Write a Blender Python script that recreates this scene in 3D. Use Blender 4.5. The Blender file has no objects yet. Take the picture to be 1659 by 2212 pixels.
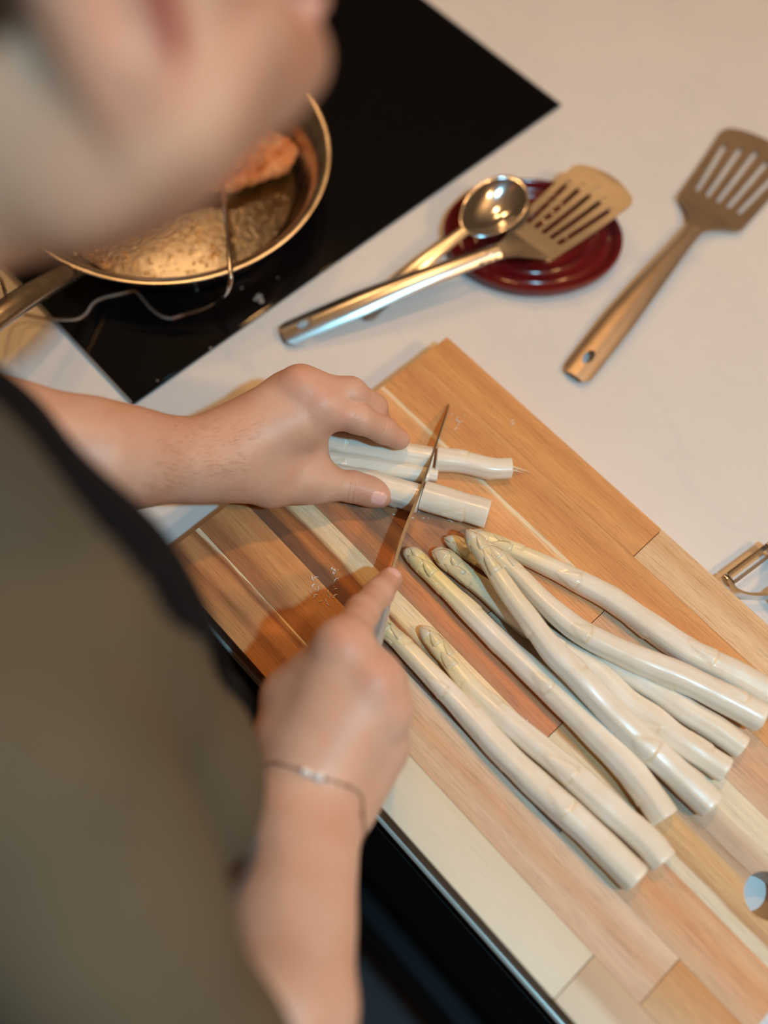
import bpy, bmesh, math, random
import numpy as np
from mathutils import Vector, Matrix

# ------------------------------------------------------------------ camera, world, lights, exposure
IMG_W, IMG_H, F_PX = 1659.0, 2212.0, 2184.363
ROT = np.array([[0.6783989233243719, 0.733521626489635, 0.0414840246827759],
                [0.6763989549043985, -0.6015319529829299, -0.425022073947375],
                [-0.2868089165910267, 0.31639426829557227, -0.9042318908061766]])
CAM = np.array([0.43009304, -0.16103147, 0.71118786])
col = bpy.context.scene.collection
scn = bpy.context.scene

cam_data = bpy.data.cameras.new('camera')
cam = bpy.data.objects.new('camera', cam_data)
col.objects.link(cam)
cam_data.sensor_fit = 'VERTICAL'
cam_data.sensor_height = 36.0
cam_data.lens = 36.0 * F_PX / IMG_H
cam_data.clip_start = 0.02
cam_data.dof.use_dof = True
cam_data.dof.focus_distance = 0.725
cam_data.dof.aperture_fstop = 1.6
cam.matrix_world = Matrix(((ROT[0][0], -ROT[1][0], -ROT[2][0], CAM[0]),
                           (ROT[0][1], -ROT[1][1], -ROT[2][1], CAM[1]),
                           (ROT[0][2], -ROT[1][2], -ROT[2][2], CAM[2]), (0, 0, 0, 1)))
scn.camera = cam

world = bpy.data.worlds.new('kitchen_ambient')
scn.world = world
world.use_nodes = True
world.node_tree.nodes['Background'].inputs[0].default_value = (1.0, 0.56, 0.26, 1)
world.node_tree.nodes['Background'].inputs[1].default_value = 0.10

def lamp(name, kind, loc, energy, color, size=0.05, size_y=None, target=(0.25, 0.1, 0)):
    d = bpy.data.lights.new(name, kind)
    d.energy = energy
    d.color = color
    if kind == 'AREA':
        d.shape = 'RECTANGLE' if size_y else 'DISK'
        d.size = size
        if size_y: d.size_y = size_y
    else:
        d.shadow_soft_size = size
    o = bpy.data.objects.new(name, d)
    o.location = loc
    o.rotation_euler = (Vector(target) - Vector(loc)).to_track_quat('-Z', 'Y').to_euler()
    col.objects.link(o)
    return o

key = lamp('photo_flash_lamp', 'SPOT', (1.05, -0.045, 1.60), 63, (0.31, 0.75, 1.0), 0.03, None, (0.15, 0.10, 0))
key.data.spot_size = math.radians(80)
key.data.spot_blend = 0.3
WARM = (1.0, 0.53, 0.20)
lamp('range_hood_lamp', 'AREA', (-1.15, 0.69, 1.50), 3.8, WARM, 0.17, 0.12, (-0.1, 0.15, 0))
lamp('added_warm_spot_lamp', 'AREA', (-0.85, 0.95, 1.70), 2.6, WARM, 0.10, None)  # unseen warm lamp added to make up for the dimmed hood lamp
lamp('ceiling_spot_lamp', 'AREA', (-0.10, 0.55, 1.70), 6.2, WARM, 0.10, None)
lamp('added_warm_fill_lamp', 'AREA', (1.45, 0.55, 1.35), 8.5, WARM, 0.16, None)  # unseen warm fill added to brighten the face, hands and stalks
lamp('added_ceiling_uplight', 'AREA', (1.4, 1.0, 1.1), 13, WARM, 0.5, None, (0.9, 0.9, 3.0))  # added uplight, brightens the ceiling for steel reflections and soft fill

scn.view_settings.view_transform = 'Standard'
scn.view_settings.look = 'None'
scn.view_settings.gamma = 1.0
scn.view_settings.exposure = 0.0
scn.view_settings.use_curve_mapping = False

# ------------------------------------------------------------------ helpers
def A(px, py, z):
    """world point at height z seen at a photo pixel (used as a measuring tool)"""
    d = ROT.T @ np.array([(px - IMG_W / 2) / F_PX, (py - IMG_H / 2) / F_PX, 1.0])
    return CAM + d * (z - CAM[2]) / d[2]

def lin(c):
    c = np.array(c, float) / 255.0
    return np.where(c <= 0.04045, c / 12.92, ((c + 0.055) / 1.055) ** 2.4)

REFL = lin((214, 200, 182))
def alb(r, g, b, k=1.0):
    a = np.clip(lin((r, g, b)) / REFL * np.array([0.74, 0.73, 0.72]) * k, 0.0005, 0.93)
    return (float(a[0]), float(a[1]), float(a[2]), 1.0)

class NT:
    def __init__(s, name):
        s.m = bpy.data.materials.new(name)
        s.m.use_nodes = True
        s.t = s.m.node_tree
        s.b = s.t.nodes['Principled BSDF']
    def n(s, typ, **kw):
        nd = s.t.nodes.new(typ)
        for k, v in kw.items():
            if k.startswith('i_'):
                nd.inputs[int(k[2:])].default_value = v
            else:
                setattr(nd, k, v)
        return nd
    def l(s, a, b): s.t.links.new(a, b)
    def coord(s, scale, which='Object', loc=(0, 0, 0)):
        tc = s.n('ShaderNodeTexCoord'); mp = s.n('ShaderNodeMapping')
        mp.inputs['Scale'].default_value = scale
        mp.inputs['Location'].default_value = loc
        s.l(tc.outputs[which], mp.inputs['Vector'])
        return mp.outputs[0]
    def attr(s, name):
        a = s.n('ShaderNodeAttribute'); a.attribute_name = name
        return a
    def noise(s, vec, scale, detail=3, rough=0.5):
        nd = s.n('ShaderNodeTexNoise')
        nd.inputs['Scale'].default_value = scale
        nd.inputs['Detail'].default_value = detail
        nd.inputs['Roughness'].default_value = rough
        if vec is not None: s.l(vec, nd.inputs['Vector'])
        return nd.outputs['Fac']
    def ramp(s, fac, stops, interp='LINEAR'):
        r = s.n('ShaderNodeValToRGB')
        r.color_ramp.interpolation = interp
        e = r.color_ramp.elements
        while len(e) < len(stops): e.new(0.5)
        for i, (p, c) in enumerate(stops):
            e[i].position = p
            e[i].color = c if len(c) == 4 else (*c, 1)
        s.l(fac, r.inputs[0])
        return r.outputs[0]
    def math(s, op, a, b=None, clamp=False):
        nd = s.n('ShaderNodeMath', operation=op); nd.use_clamp = clamp
        for i, v in enumerate((a, b)):
            if v is None: continue
            if isinstance(v, (int, float)): nd.inputs[i].default_value = v
            else: s.l(v, nd.inputs[i])
        return nd.outputs[0]
    def mix(s, fac, a, b, mode='MIX'):
        nd = s.n('ShaderNodeMix'); nd.data_type = 'RGBA'; nd.blend_type = mode
        for i, v in ((0, fac), (6, a), (7, b)):
            if isinstance(v, (int, float, tuple)): nd.inputs[i].default_value = v
            else: s.l(v, nd.inputs[i])
        return nd.outputs[2]
    def bump(s, h, strength, dist):
        nd = s.n('ShaderNodeBump')
        nd.inputs['Strength'].default_value = strength
        nd.inputs['Distance'].default_value = dist
        s.l(h, nd.inputs['Height'])
        s.l(nd.outputs[0], s.b.inputs['Normal'])
    def set(s, **kw):
        for k, v in kw.items():
            s.b.inputs[k.replace('_', ' ')].default_value = v
        return s

def mono(name, color, rough=0.5, metal=0.0, noise=0.06, nscale=30, **kw):
    m = NT(name)
    f = m.noise(m.coord((1, 1, 1)), nscale, 4)
    c = m.ramp(f, [(0.3, tuple(x * (1 - noise) for x in color[:3])), (0.7, tuple(min(1, x * (1 + noise)) for x in color[:3]))])
    m.l(c, m.b.inputs['Base Color'])
    m.set(Roughness=rough, Metallic=metal, **kw)
    return m.m

def tag(o, label=None, cat=None, group=None, kind=None):
    if label: o['label'] = label
    if cat: o['category'] = cat
    if group: o['group'] = group
    if kind: o['kind'] = kind
    return o

def empty(name, loc=(0, 0, 0), rz=0.0):
    o = bpy.data.objects.new(name, None)
    o.empty_display_size = 0.02
    o.location = loc
    o.rotation_euler = (0, 0, rz)
    col.objects.link(o)
    return o

def link_mesh(name, verts, faces, mat=None, parent=None, smooth=True, offset=None):
    verts = np.asarray(verts, float)
    if offset is not None: verts = verts - np.asarray(offset, float)
    me = bpy.data.meshes.new(name)
    me.from_pydata(verts.tolist(), [], [list(map(int, f)) for f in faces])
    me.update()
    if smooth: me.polygons.foreach_set('use_smooth', [True] * len(me.polygons))
    if mat: me.materials.append(mat)
    o = bpy.data.objects.new(name, me)
    col.objects.link(o)
    if parent:
        o.parent = parent
    return o

def from_bm(name, bm, mat=None, parent=None, smooth=True):
    bmesh.ops.recalc_face_normals(bm, faces=bm.faces)
    me = bpy.data.meshes.new(name)
    bm.to_mesh(me); bm.free()
    if smooth: me.polygons.foreach_set('use_smooth', [True] * len(me.polygons))
    if mat: me.materials.append(mat)
    o = bpy.data.objects.new(name, me)
    col.objects.link(o)
    if parent: o.parent = parent
    return o

def auto_smooth(o, deg=35):
    me = o.data
    bm = bmesh.new(); bm.from_mesh(me)
    for e in bm.edges:
        if len(e.link_faces) == 2 and e.calc_face_angle(0) > math.radians(deg): e.smooth = False
    bm.to_mesh(me); bm.free()
    return o

def box_bm(bm, lo, hi, bevel=0.0, seg=2):
    x0, y0, z0 = lo; x1, y1, z1 = hi
    vs = [bm.verts.new(p) for p in ((x0, y0, z0), (x1, y0, z0), (x1, y1, z0), (x0, y1, z0), (x0, y0, z1), (x1, y0, z1), (x1, y1, z1), (x0, y1, z1))]
    fs = [bm.faces.new([vs[i] for i in f]) for f in ((0, 3, 2, 1), (4, 5, 6, 7), (0, 1, 5, 4), (1, 2, 6, 5), (2, 3, 7, 6), (3, 0, 4, 7))]
    if bevel:
        es = list({e for f in fs for e in f.edges})
        bmesh.ops.bevel(bm, geom=es, offset=bevel, segments=seg, affect='EDGES', profile=0.6)

def box(name, lo, hi, mat, parent=None, bevel=0.0, seg=2):
    bm = bmesh.new(); box_bm(bm, lo, hi, bevel, seg)
    return auto_smooth(from_bm(name, bm, mat, parent), 50)

def catmull(pts, n):
    P = np.asarray(pts, float)
    if len(P) == 2: return P[0] + (P[1] - P[0]) * np.linspace(0, 1, n)[:, None]
    d = np.r_[0, np.cumsum(np.linalg.norm(np.diff(P[:, :3], axis=0), axis=1))]
    s = np.linspace(0, d[-1], n)
    Q = np.vstack([2 * P[0] - P[1], P, 2 * P[-1] - P[-2]])
    out = []
    for v in s:
        i = min(np.searchsorted(d, v, side='right') - 1, len(P) - 2)
        t = (v - d[i]) / (d[i + 1] - d[i])
        a, b, c, e = Q[i], Q[i + 1], Q[i + 2], Q[i + 3]
        out.append(0.5 * ((2 * b) + (c - a) * t + (2 * a - 5 * b + 4 * c - e) * t * t + (3 * b - a - 3 * c + e) * t ** 3))
    return np.array(out)

def frames(C):
    T = np.gradient(C, axis=0); T /= np.linalg.norm(T, axis=1)[:, None]
    N = np.zeros_like(T); up = np.array([0, 0, 1.0])
    n = np.cross(np.cross(T[0], up), T[0])
    if np.linalg.norm(n) < 1e-4: n = np.array([1.0, 0, 0])
    n /= np.linalg.norm(n)
    for i in range(len(C)):
        n = n - T[i] * (n @ T[i]); n /= np.linalg.norm(n); N[i] = n
    return T, N, np.cross(T, N)

def tube_geo(C, R, seg=16, sy=1.0, cap=True):
    T, N, B = frames(C)
    R = np.broadcast_to(np.asarray(R, float), (len(C),)) if np.ndim(R) < 2 else R
    th = np.linspace(0, 2 * math.pi, seg, endpoint=False)
    V = []
    for i in range(len(C)):
        V.append(C[i] + np.outer(np.cos(th), B[i]) * R[i] + np.outer(np.sin(th), N[i]) * R[i] * sy)
    V = np.vstack(V)
    Fc = []
    for i in range(len(C) - 1):
        for j in range(seg):
            k = (j + 1) % seg
            Fc.append((i * seg + j, i * seg + k, (i + 1) * seg + k, (i + 1) * seg + j))
    if cap:
        Fc.append(tuple(range(seg))[::-1]); Fc.append(tuple((len(C) - 1) * seg + j for j in range(seg)))
    return V, Fc

def tube(name, pts, r, mat, parent=None, n=40, seg=16, sy=1.0):
    C = catmull(pts, n)
    if np.ndim(r) == 1: r = np.interp(np.linspace(0, 1, n), np.linspace(0, 1, len(r)), r)
    V, Fc = tube_geo(C, r, seg, sy)
    return auto_smooth(link_mesh(name, V, Fc, mat, parent), 60)

def lathe(name, prof, mat, parent=None, seg=96, center=(0, 0, 0)):
    V, Fc = [], []
    n = len(prof)
    for j in range(seg):
        a = 2 * math.pi * j / seg
        for r, z in prof: V.append((center[0] + r * math.cos(a), center[1] + r * math.sin(a), center[2] + z))
    for j in range(seg):
        k = (j + 1) % seg
        for i in range(n - 1):
            Fc.append((j * n + i, k * n + i, k * n + i + 1, j * n + i + 1))
    o = link_mesh(name, V, Fc, mat, parent)
    bm = bmesh.new(); bm.from_mesh(o.data)
    bmesh.ops.remove_doubles(bm, verts=bm.verts, dist=1e-6)
    bmesh.ops.recalc_face_normals(bm, faces=bm.faces)
    bm.to_mesh(o.data); bm.free()
    return auto_smooth(o, 40)

def set_attr(o, name, arr, typ='FLOAT'):
    a = o.data.attributes.new(name, typ, 'POINT')
    a.data.foreach_set('value' if typ == 'FLOAT' else 'vector', np.asarray(arr, np.float32).ravel())

# ------------------------------------------------------------------ signed-distance modelling (numpy) + surface nets
def smin(a, b, k):
    h = np.maximum(k - np.abs(a - b), 0) / k
    return np.minimum(a, b) - h * h * k * 0.25

def cone(P, a, b, ra, rb):
    a = np.asarray(a, float); b = np.asarray(b, float)
    d = b - a
    t = np.clip(((P - a) @ d) / (d @ d), 0, 1)
    return np.linalg.norm(P - a - t[:, None] * d, axis=1) - (ra + (rb - ra) * t)

def ellip(P, c, r, M=None):
    q = P - np.asarray(c, float)
    if M is not None: q = q @ M
    r = np.asarray(r, float)
    k0 = np.linalg.norm(q / r, axis=1); k1 = np.linalg.norm(q / (r * r), axis=1) + 1e-9
    return k0 * (k0 - 1) / k1

def chain(P, pts, k=0.004):
    d = None
    for (a, ra), (b, rb) in zip(pts[:-1], pts[1:]):
        c = cone(P, a, b, ra, rb)
        d = c if d is None else smin(d, c, k)
    return d

def sdf_mesh(fn, lo, hi, h, B=6):
    lo = np.asarray(lo, float); hi = np.asarray(hi, float)
    nb = np.ceil((hi - lo) / (h * B)).astype(int) + 1
    ax = [lo[i] + (np.arange(nb[i]) * B + (B - 1) / 2) * h for i in range(3)]
    G = np.stack(np.meshgrid(*ax, indexing='ij'), -1).reshape(-1, 3)
    dc = fn(G).reshape(nb)
    full = np.repeat(np.repeat(np.repeat(dc, B, 0), B, 1), B, 2).astype(np.float32)
    act = np.argwhere(np.abs(dc) < B * h * 0.95 + 3 * h)
    o = np.stack(np.meshgrid(*[np.arange(B)] * 3, indexing='ij'), -1).reshape(-1, 3)
    idx = (act[:, None, :] * B + o[None]).reshape(-1, 3)
    for s in range(0, len(idx), 400000):
        ii = idx[s:s + 400000]
        full[ii[:, 0], ii[:, 1], ii[:, 2]] = fn(lo + ii * h)
    v = full
    ins = v < 0
    X, Y, Z = v.shape
    cnt = np.zeros((X - 1, Y - 1, Z - 1), np.int8)
    for dx in (0, 1):
        for dy in (0, 1):
            for dz in (0, 1):
                cnt += ins[dx:X - 1 + dx, dy:Y - 1 + dy, dz:Z - 1 + dz]
    cells = np.argwhere((cnt > 0) & (cnt < 8))
    acc = np.zeros((len(cells), 3)); num = np.zeros(len(cells))
    cs = [np.array(c) for c in [(x, y, z) for x in (0, 1) for y in (0, 1) for z in (0, 1)]]
    for a in range(8):
        for axis in range(3):
            if cs[a][axis]: continue
            b = cs[a].copy(); b[axis] = 1
            pa = cells + cs[a]; pb = cells + b
            va = v[pa[:, 0], pa[:, 1], pa[:, 2]].astype(float); vb = v[pb[:, 0], pb[:, 1], pb[:, 2]].astype(float)
            m = (va < 0) != (vb < 0)
            t = np.where(m, va / np.where(m, va - vb, 1), 0)
            acc[m] += (pa + t[:, None] * (b - cs[a]))[m]; num[m] += 1
    V = lo + acc / num[:, None] * h
    ids = -np.ones((X - 1, Y - 1, Z - 1), np.int64)
    ids[cells[:, 0], cells[:, 1], cells[:, 2]] = np.arange(len(cells))
    Fc = []
    for axis in range(3):
        sl0 = [slice(1, -1)] * 3; sl0[axis] = slice(0, -1)
        sl1 = [slice(1, -1)] * 3; sl1[axis] = slice(1, None)
        s0 = ins[tuple(sl0)]; s1 = ins[tuple(sl1)]
        e = np.argwhere(s0 != s1)
        off = np.array([1, 1, 1]); off[axis] = 0
        e0 = e + off
        u, w = (axis + 1) % 3, (axis + 2) % 3
        du = np.zeros(3, int); du[u] = 1; dw = np.zeros(3, int); dw[w] = 1
        q = [ids[tuple((e0 - x).T)] for x in (du + dw, dw, du * 0, du)]
        quad = np.stack(q, 1)
        flip = ~s0[tuple(e.T)]
        quad[flip] = quad[flip][:, ::-1]
        Fc.append(quad)
    Fc = np.vstack(Fc)
    Fc = Fc[(Fc >= 0).all(1)]
    for _ in range(2):
        d = fn(V); g = np.zeros_like(V); ep = 0.5 * h
        for i in range(3):
            e = np.zeros(3); e[i] = ep
            g[:, i] = (fn(V + e) - fn(V - e)) / (2 * ep)
        g /= np.maximum(np.linalg.norm(g, axis=1), 0.3)[:, None]
        V = V - np.clip(d, -h, h)[:, None] * g
    return V, Fc

def fast_mesh(name, V, Fc, mat, parent=None):
    me = bpy.data.meshes.new(name)
    me.vertices.add(len(V)); me.vertices.foreach_set('co', np.asarray(V, np.float32).ravel())
    me.loops.add(len(Fc) * 4); me.loops.foreach_set('vertex_index', np.asarray(Fc, np.int32).ravel())
    me.polygons.add(len(Fc)); me.polygons.foreach_set('loop_start', np.arange(len(Fc), dtype=np.int32) * 4)
    me.update(calc_edges=True); me.validate()
    me.polygons.foreach_set('use_smooth', [True] * len(me.polygons))
    me.materials.append(mat)
    o = bpy.data.objects.new(name, me); col.objects.link(o)
    if parent: o.parent = parent
    return o

# ------------------------------------------------------------------ materials
def steel(name, tint=(0.62, 0.60, 0.57), rough=0.22, scratch=(1, 60, 60)):
    m = NT(name)
    f = m.noise(m.coord(scratch), 18, 4)
    g = m.noise(m.coord((1, 1, 1)), 45, 4, 0.6)
    m.l(m.ramp(g, [(0.3, tuple(x * 0.86 for x in tint)), (0.7, tint)]), m.b.inputs['Base Color'])
    m.l(m.math('ADD', m.math('MULTIPLY', f, 0.16), rough - 0.06), m.b.inputs['Roughness'])
    m.set(Metallic=1.0)
    m.bump(f, 0.05, 0.0004)
    return m.m
M_STEEL = steel('brushed_steel')
M_DULL = steel('worn_steel', (0.55, 0.52, 0.48), 0.34)
M_WARM_REFL = steel('warm_reflection_steel', (0.62, 0.50, 0.38), 0.40)  # warm reflection of the room put into the steel's base colour
M_WARM_REFL.node_tree.nodes['Principled BSDF'].inputs['Metallic'].default_value = 0.92
M_POLISH = steel('polished_steel', (0.72, 0.70, 0.68), 0.13)
M_ALU = steel('aluminium', (0.80, 0.81, 0.80), 0.30)
M_BLADE = steel('blade_steel', (0.42, 0.41, 0.40), 0.30)

def counter_mat():
    m = NT('pale_composite_stone')
    f = m.noise(m.coord((1, 1, 1)), 6, 5, 0.6)
    g = m.noise(m.coord((1, 1, 1), loc=(3, 1, 0)), 160, 3, 0.6)
    c = m.ramp(f, [(0.3, alb(210, 196, 179)), (0.7, alb(217, 203, 185))])
    c = m.mix(m.math('MULTIPLY', g, 0.12), c, alb(196, 183, 168))
    v = m.noise(m.coord((2.2, 3.5, 1), loc=(1, 4, 0)), 2.2, 5, 0.55)
    vein = m.ramp(v, [(0.485, (0, 0, 0)), (0.5, (1, 1, 1)), (0.515, (0, 0, 0))])
    c = m.mix(m.math('MULTIPLY', vein, 0.16), c, alb(186, 182, 176))
    m.l(c, m.b.inputs['Base Color'])
    m.set(Roughness=0.42)
    m.b.inputs['Specular IOR Level'].default_value = 0.35
    m.bump(g, 0.06, 0.0004)
    return m.m
M_COUNTER = counter_mat()
M_BLACKGLASS = mono('black_glass', (0.0025, 0.0025, 0.003, 1), 0.05, noise=0.02)
M_BLACKGLASS.node_tree.nodes['Principled BSDF'].inputs['Specular IOR Level'].default_value = 0.3
M_BLACKLAC = mono('black_lacquer', (0.004, 0.004, 0.005, 1), 0.55, noise=0.05)
M_BLACKLAC.node_tree.nodes['Principled BSDF'].inputs['Specular IOR Level'].default_value = 0.15
M_FLOOR = mono('dark_floor', (0.055, 0.042, 0.042, 1), 0.6, noise=0.2, nscale=6)
M_REDGLAZE = mono('oxblood_glaze', (0.135, 0.006, 0.008, 1), 0.16, noise=0.15, nscale=12)

def wood(name, stops, seed, grain=0.10, pores=0.35):
    """stops: colour bands across the board width v (metres), wandering slowly along the length"""
    m = NT(name)
    tc = m.n('ShaderNodeTexCoord'); sep = m.n('ShaderNodeSeparateXYZ')
    m.l(tc.outputs['Object'], sep.inputs[0])
    wob = m.noise(m.coord((7, 22, 1), loc=(seed, seed * 2, 0)), 1.0, 2)
    wob2 = m.noise(m.coord((22, 260, 1), loc=(seed * 3, 1, 0)), 1.0, 3)
    v = m.math('ADD', sep.outputs[1], m.math('MULTIPLY', m.math('SUBTRACT', wob, 0.5), 0.008))
    v = m.math('ADD', v, m.math('MULTIPLY', m.math('SUBTRACT', wob2, 0.5), 0.006))
    v0, v1 = stops[0][0], stops[-1][0]
    f = m.math('DIVIDE', m.math('SUBTRACT', v, v0), v1 - v0)
    c = m.ramp(f, [((p - v0) / (v1 - v0), alb(*q)) for p, q in stops])
    g1 = m.noise(m.coord((30, 900, 1), loc=(seed, 0, 0)), 1.0, 4, 0.6)
    g2 = m.noise(m.coord((55, 1900, 1), loc=(0, seed, 0)), 1.0, 3, 0.6)
    c = m.mix(1.0, c, m.ramp(g1, [(0.25, (1 - 2.1 * grain,) * 3), (0.5, (1, 1, 1)), (0.8, (1 + grain,) * 3)]), 'MULTIPLY')
    pore = m.ramp(g2, [(0.30, (1, 1, 1)), (0.42, (0, 0, 0))])
    c = m.mix(m.math('MULTIPLY', pore, pores), c, alb(120, 66, 34))
    m.l(c, m.b.inputs['Base Color'])
    m.set(Roughness=0.52)
    m.b.inputs['Specular IOR Level'].default_value = 0.3
    m.bump(g2, 0.12, 0.0004)
    return m.m

def skin_mat():
    m = NT('skin')
    f = m.noise(m.coord((1, 1, 1)), 28, 4, 0.6)
    c = m.ramp(f, [(0.3, alb(200, 146, 112)), (0.7, alb(212, 164, 132))])
    g = m.noise(m.coord((1, 1, 1)), 420, 3, 0.6)
    c = m.mix(m.math('MULTIPLY', g, 0.14), c, alb(188, 120, 90))
    c = m.mix(m.math('MULTIPLY', m.attr('face').outputs['Fac'], 0.7), c, alb(236, 176, 134))  # warm light missing on the head is put into its skin tone
    c = m.mix(m.math('MULTIPLY', m.attr('flush').outputs['Fac'], 0.8), c, alb(204, 108, 80))
    bn = m.noise(m.coord((1, 1, 1)), 300, 3)
    c = m.mix(m.math('MULTIPLY', m.attr('beard').outputs['Fac'], m.math('ADD', m.math('MULTIPLY', bn, 0.4), 0.50), True), c, alb(122, 66, 38))
    c = m.mix(m.attr('nail').outputs['Fac'], c, alb(226, 172, 152))
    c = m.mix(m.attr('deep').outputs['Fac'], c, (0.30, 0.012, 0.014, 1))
    m.l(c, m.b.inputs['Base Color'])
    r = m.math('SUBTRACT', 0.46, m.math('MULTIPLY', m.attr('nail').outputs['Fac'], 0.18))
    m.l(r, m.b.inputs['Roughness'])
    m.set(Subsurface_Weight=0.12, Subsurface_Scale=0.004)
    m.b.inputs['Subsurface Radius'].default_value = (1.0, 0.35, 0.2)
    fine = m.n('ShaderNodeTexVoronoi'); fine.inputs['Scale'].default_value = 900
    m.l(m.coord((1, 1, 1)), fine.inputs['Vector'])
    hh = m.math('ADD', m.math('MULTIPLY', fine.outputs[0], 0.5), m.math('MULTIPLY', g, 1.0))
    m.bump(hh, 0.22, 0.0006)
    return m.m
M_SKIN = skin_mat()

def cloth_mat(name, color, dark=0.75):
    m = NT(name)
    f = m.noise(m.coord((1, 1, 1)), 9, 3)
    m.l(m.ramp(f, [(0.3, tuple(x * dark for x in color[:3])), (0.7, color)]), m.b.inputs['Base Color'])
    w = m.noise(m.coord((1, 1, 1)), 900, 2)
    m.bump(w, 0.3, 0.001)
    m.set(Roughness=0.9)
    m.b.inputs['Sheen Weight'].default_value = 0.0
    m.b.inputs['Specular IOR Level'].default_value = 0.2
    return m.m
M_SHIRT = cloth_mat('olive_grey_cotton', (0.132, 0.102, 0.064, 1))
M_FRONT_LAYER = cloth_mat('near_black_cloth', (0.006, 0.0045, 0.006, 1))
M_TROUSER = cloth_mat('dark_trouser_cloth', (0.02, 0.02, 0.024, 1))
M_SHOE = mono('dark_leather', (0.02, 0.016, 0.014, 1), 0.5)
M_HAIR = mono('brown_hair', (0.06, 0.03, 0.015, 1), 0.6, noise=0.5, nscale=300)

def asp_mat():
    m = NT('peeled_white_asparagus')
    mp = m.n('ShaderNodeMapping'); mp.inputs['Scale'].default_value = (14, 420, 420)
    m.l(m.attr('flow').outputs['Vector'], mp.inputs['Vector'])
    st = m.noise(mp.outputs[0], 1.0, 4, 0.6)
    c = m.ramp(st, [(0.3, alb(222, 200, 168)), (0.65, alb(230, 212, 184))])
    blot = m.noise(m.coord((1, 1, 1)), 55, 3)
    c = m.mix(m.math('MULTIPLY', m.ramp(blot, [(0.45, (0, 0, 0)), (0.7, (1, 1, 1))]), 0.35), c, alb(237, 229, 210))
    c = m.mix(m.math('MULTIPLY', m.attr('yellow').outputs['Fac'], 0.75), c, alb(230, 198, 128))
    c = m.mix(m.math('MULTIPLY', m.attr('node').outputs['Fac'], 0.85), c, alb(208, 174, 122))
    m.l(c, m.b.inputs['Base Color'])
    m.set(Roughness=0.30, Subsurface_Weight=0.25, Subsurface_Scale=0.004)
    m.b.inputs['Subsurface Radius'].default_value = (1.0, 0.8, 0.5)
    m.b.inputs['Coat Weight'].default_value = 0.25
    m.b.inputs['Coat Roughness'].default_value = 0.15
    m.bump(st, 0.55, 0.0007)
    return m.m
M_ASP = asp_mat()

# ------------------------------------------------------------------ setting: floor, worktop, base cabinet
fl = box('floor', (-3.0, -3.0, -0.94), (3.5, 3.2, -0.90), M_FLOOR)
tag(fl, 'dark brown kitchen floor far below the worktop edge', 'floor', kind='structure')

cl_ = box('ceiling', (-3.0, -3.0, 1.78), (3.5, 3.2, 1.84), mono('ceiling_paint', (0.8, 0.78, 0.74, 1), 0.8, noise=0.02))
tag(cl_, 'plain white kitchen ceiling above the worktop', 'ceiling', kind='structure')
wt = box('worktop', (-1.6, -0.0665, -0.024), (1.9, 1.35, 0.0), M_COUNTER, bevel=0.0012)
tag(wt, 'pale beige stone kitchen worktop carrying the board and cooktop', 'worktop')
tr = tube('edge_trim', [(-1.6, -0.0694, -0.0090), (0.1, -0.0694, -0.0090), (1.9, -0.0694, -0.0090)], 0.0026, mono('bright_edge_metal', (0.84, 0.78, 0.70, 1), 0.3, metal=0.35, noise=0.02), wt, 6, 16)
tag(tr, 'bright aluminium edge strip')
cab = empty('base_cabinet', (0.15, 0.2, -0.9))
tag(cab, 'matt black base cabinet below the worktop front edge', 'cabinet')
def cbox(name, lo, hi, mat, bevel=0.001):
    o = box(name, lo, hi, mat, None, bevel)
    o.parent = cab
    o.matrix_parent_inverse = Matrix.Translation(cab.location).inverted()
    return o
cbox('carcass', (-1.55, -0.048, -0.84), (1.85, 1.3, -0.0245), M_BLACKLAC)
cbox('drawer_front', (-0.45, -0.0735, -0.40), (0.95, -0.0485, -0.028), M_BLACKLAC, 0.0015)
cbox('drawer_front', (-0.45, -0.098, -0.83), (0.95, -0.0485, -0.405), M_BLACKLAC, 0.0015)
cbox('plinth', (-1.5, -0.03, -0.899), (1.8, 1.25, -0.8405), M_BLACKLAC)

# ------------------------------------------------------------------ cooktop
ck = empty('cooktop', (-0.40, 0.255, 0.0))
tag(ck, 'black glass induction cooktop set on the pale worktop', 'cooktop')
gp = box('glass_panel', (-0.40, -0.2535, 0.0002), (0.3985, 0.2535, 0.0042), M_BLACKGLASS, ck, bevel=0.0010)
M_RIM = mono('grey_glass_edge', (0.20, 0.22, 0.24, 1), 0.25, noise=0.05)
box('edge_strip', (-0.40, -0.2552, 0.0002), (0.3985, -0.2536, 0.0034), M_RIM, ck, bevel=0.0004)
box('edge_strip', (-0.40, 0.2536, 0.0002), (0.3985, 0.2552, 0.0034), M_RIM, ck, bevel=0.0004)
box('edge_strip', (0.3986, -0.2552, 0.0002), (0.4, 0.2552, 0.0034), M_BLACKGLASS, ck, bevel=0.0004)

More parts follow.
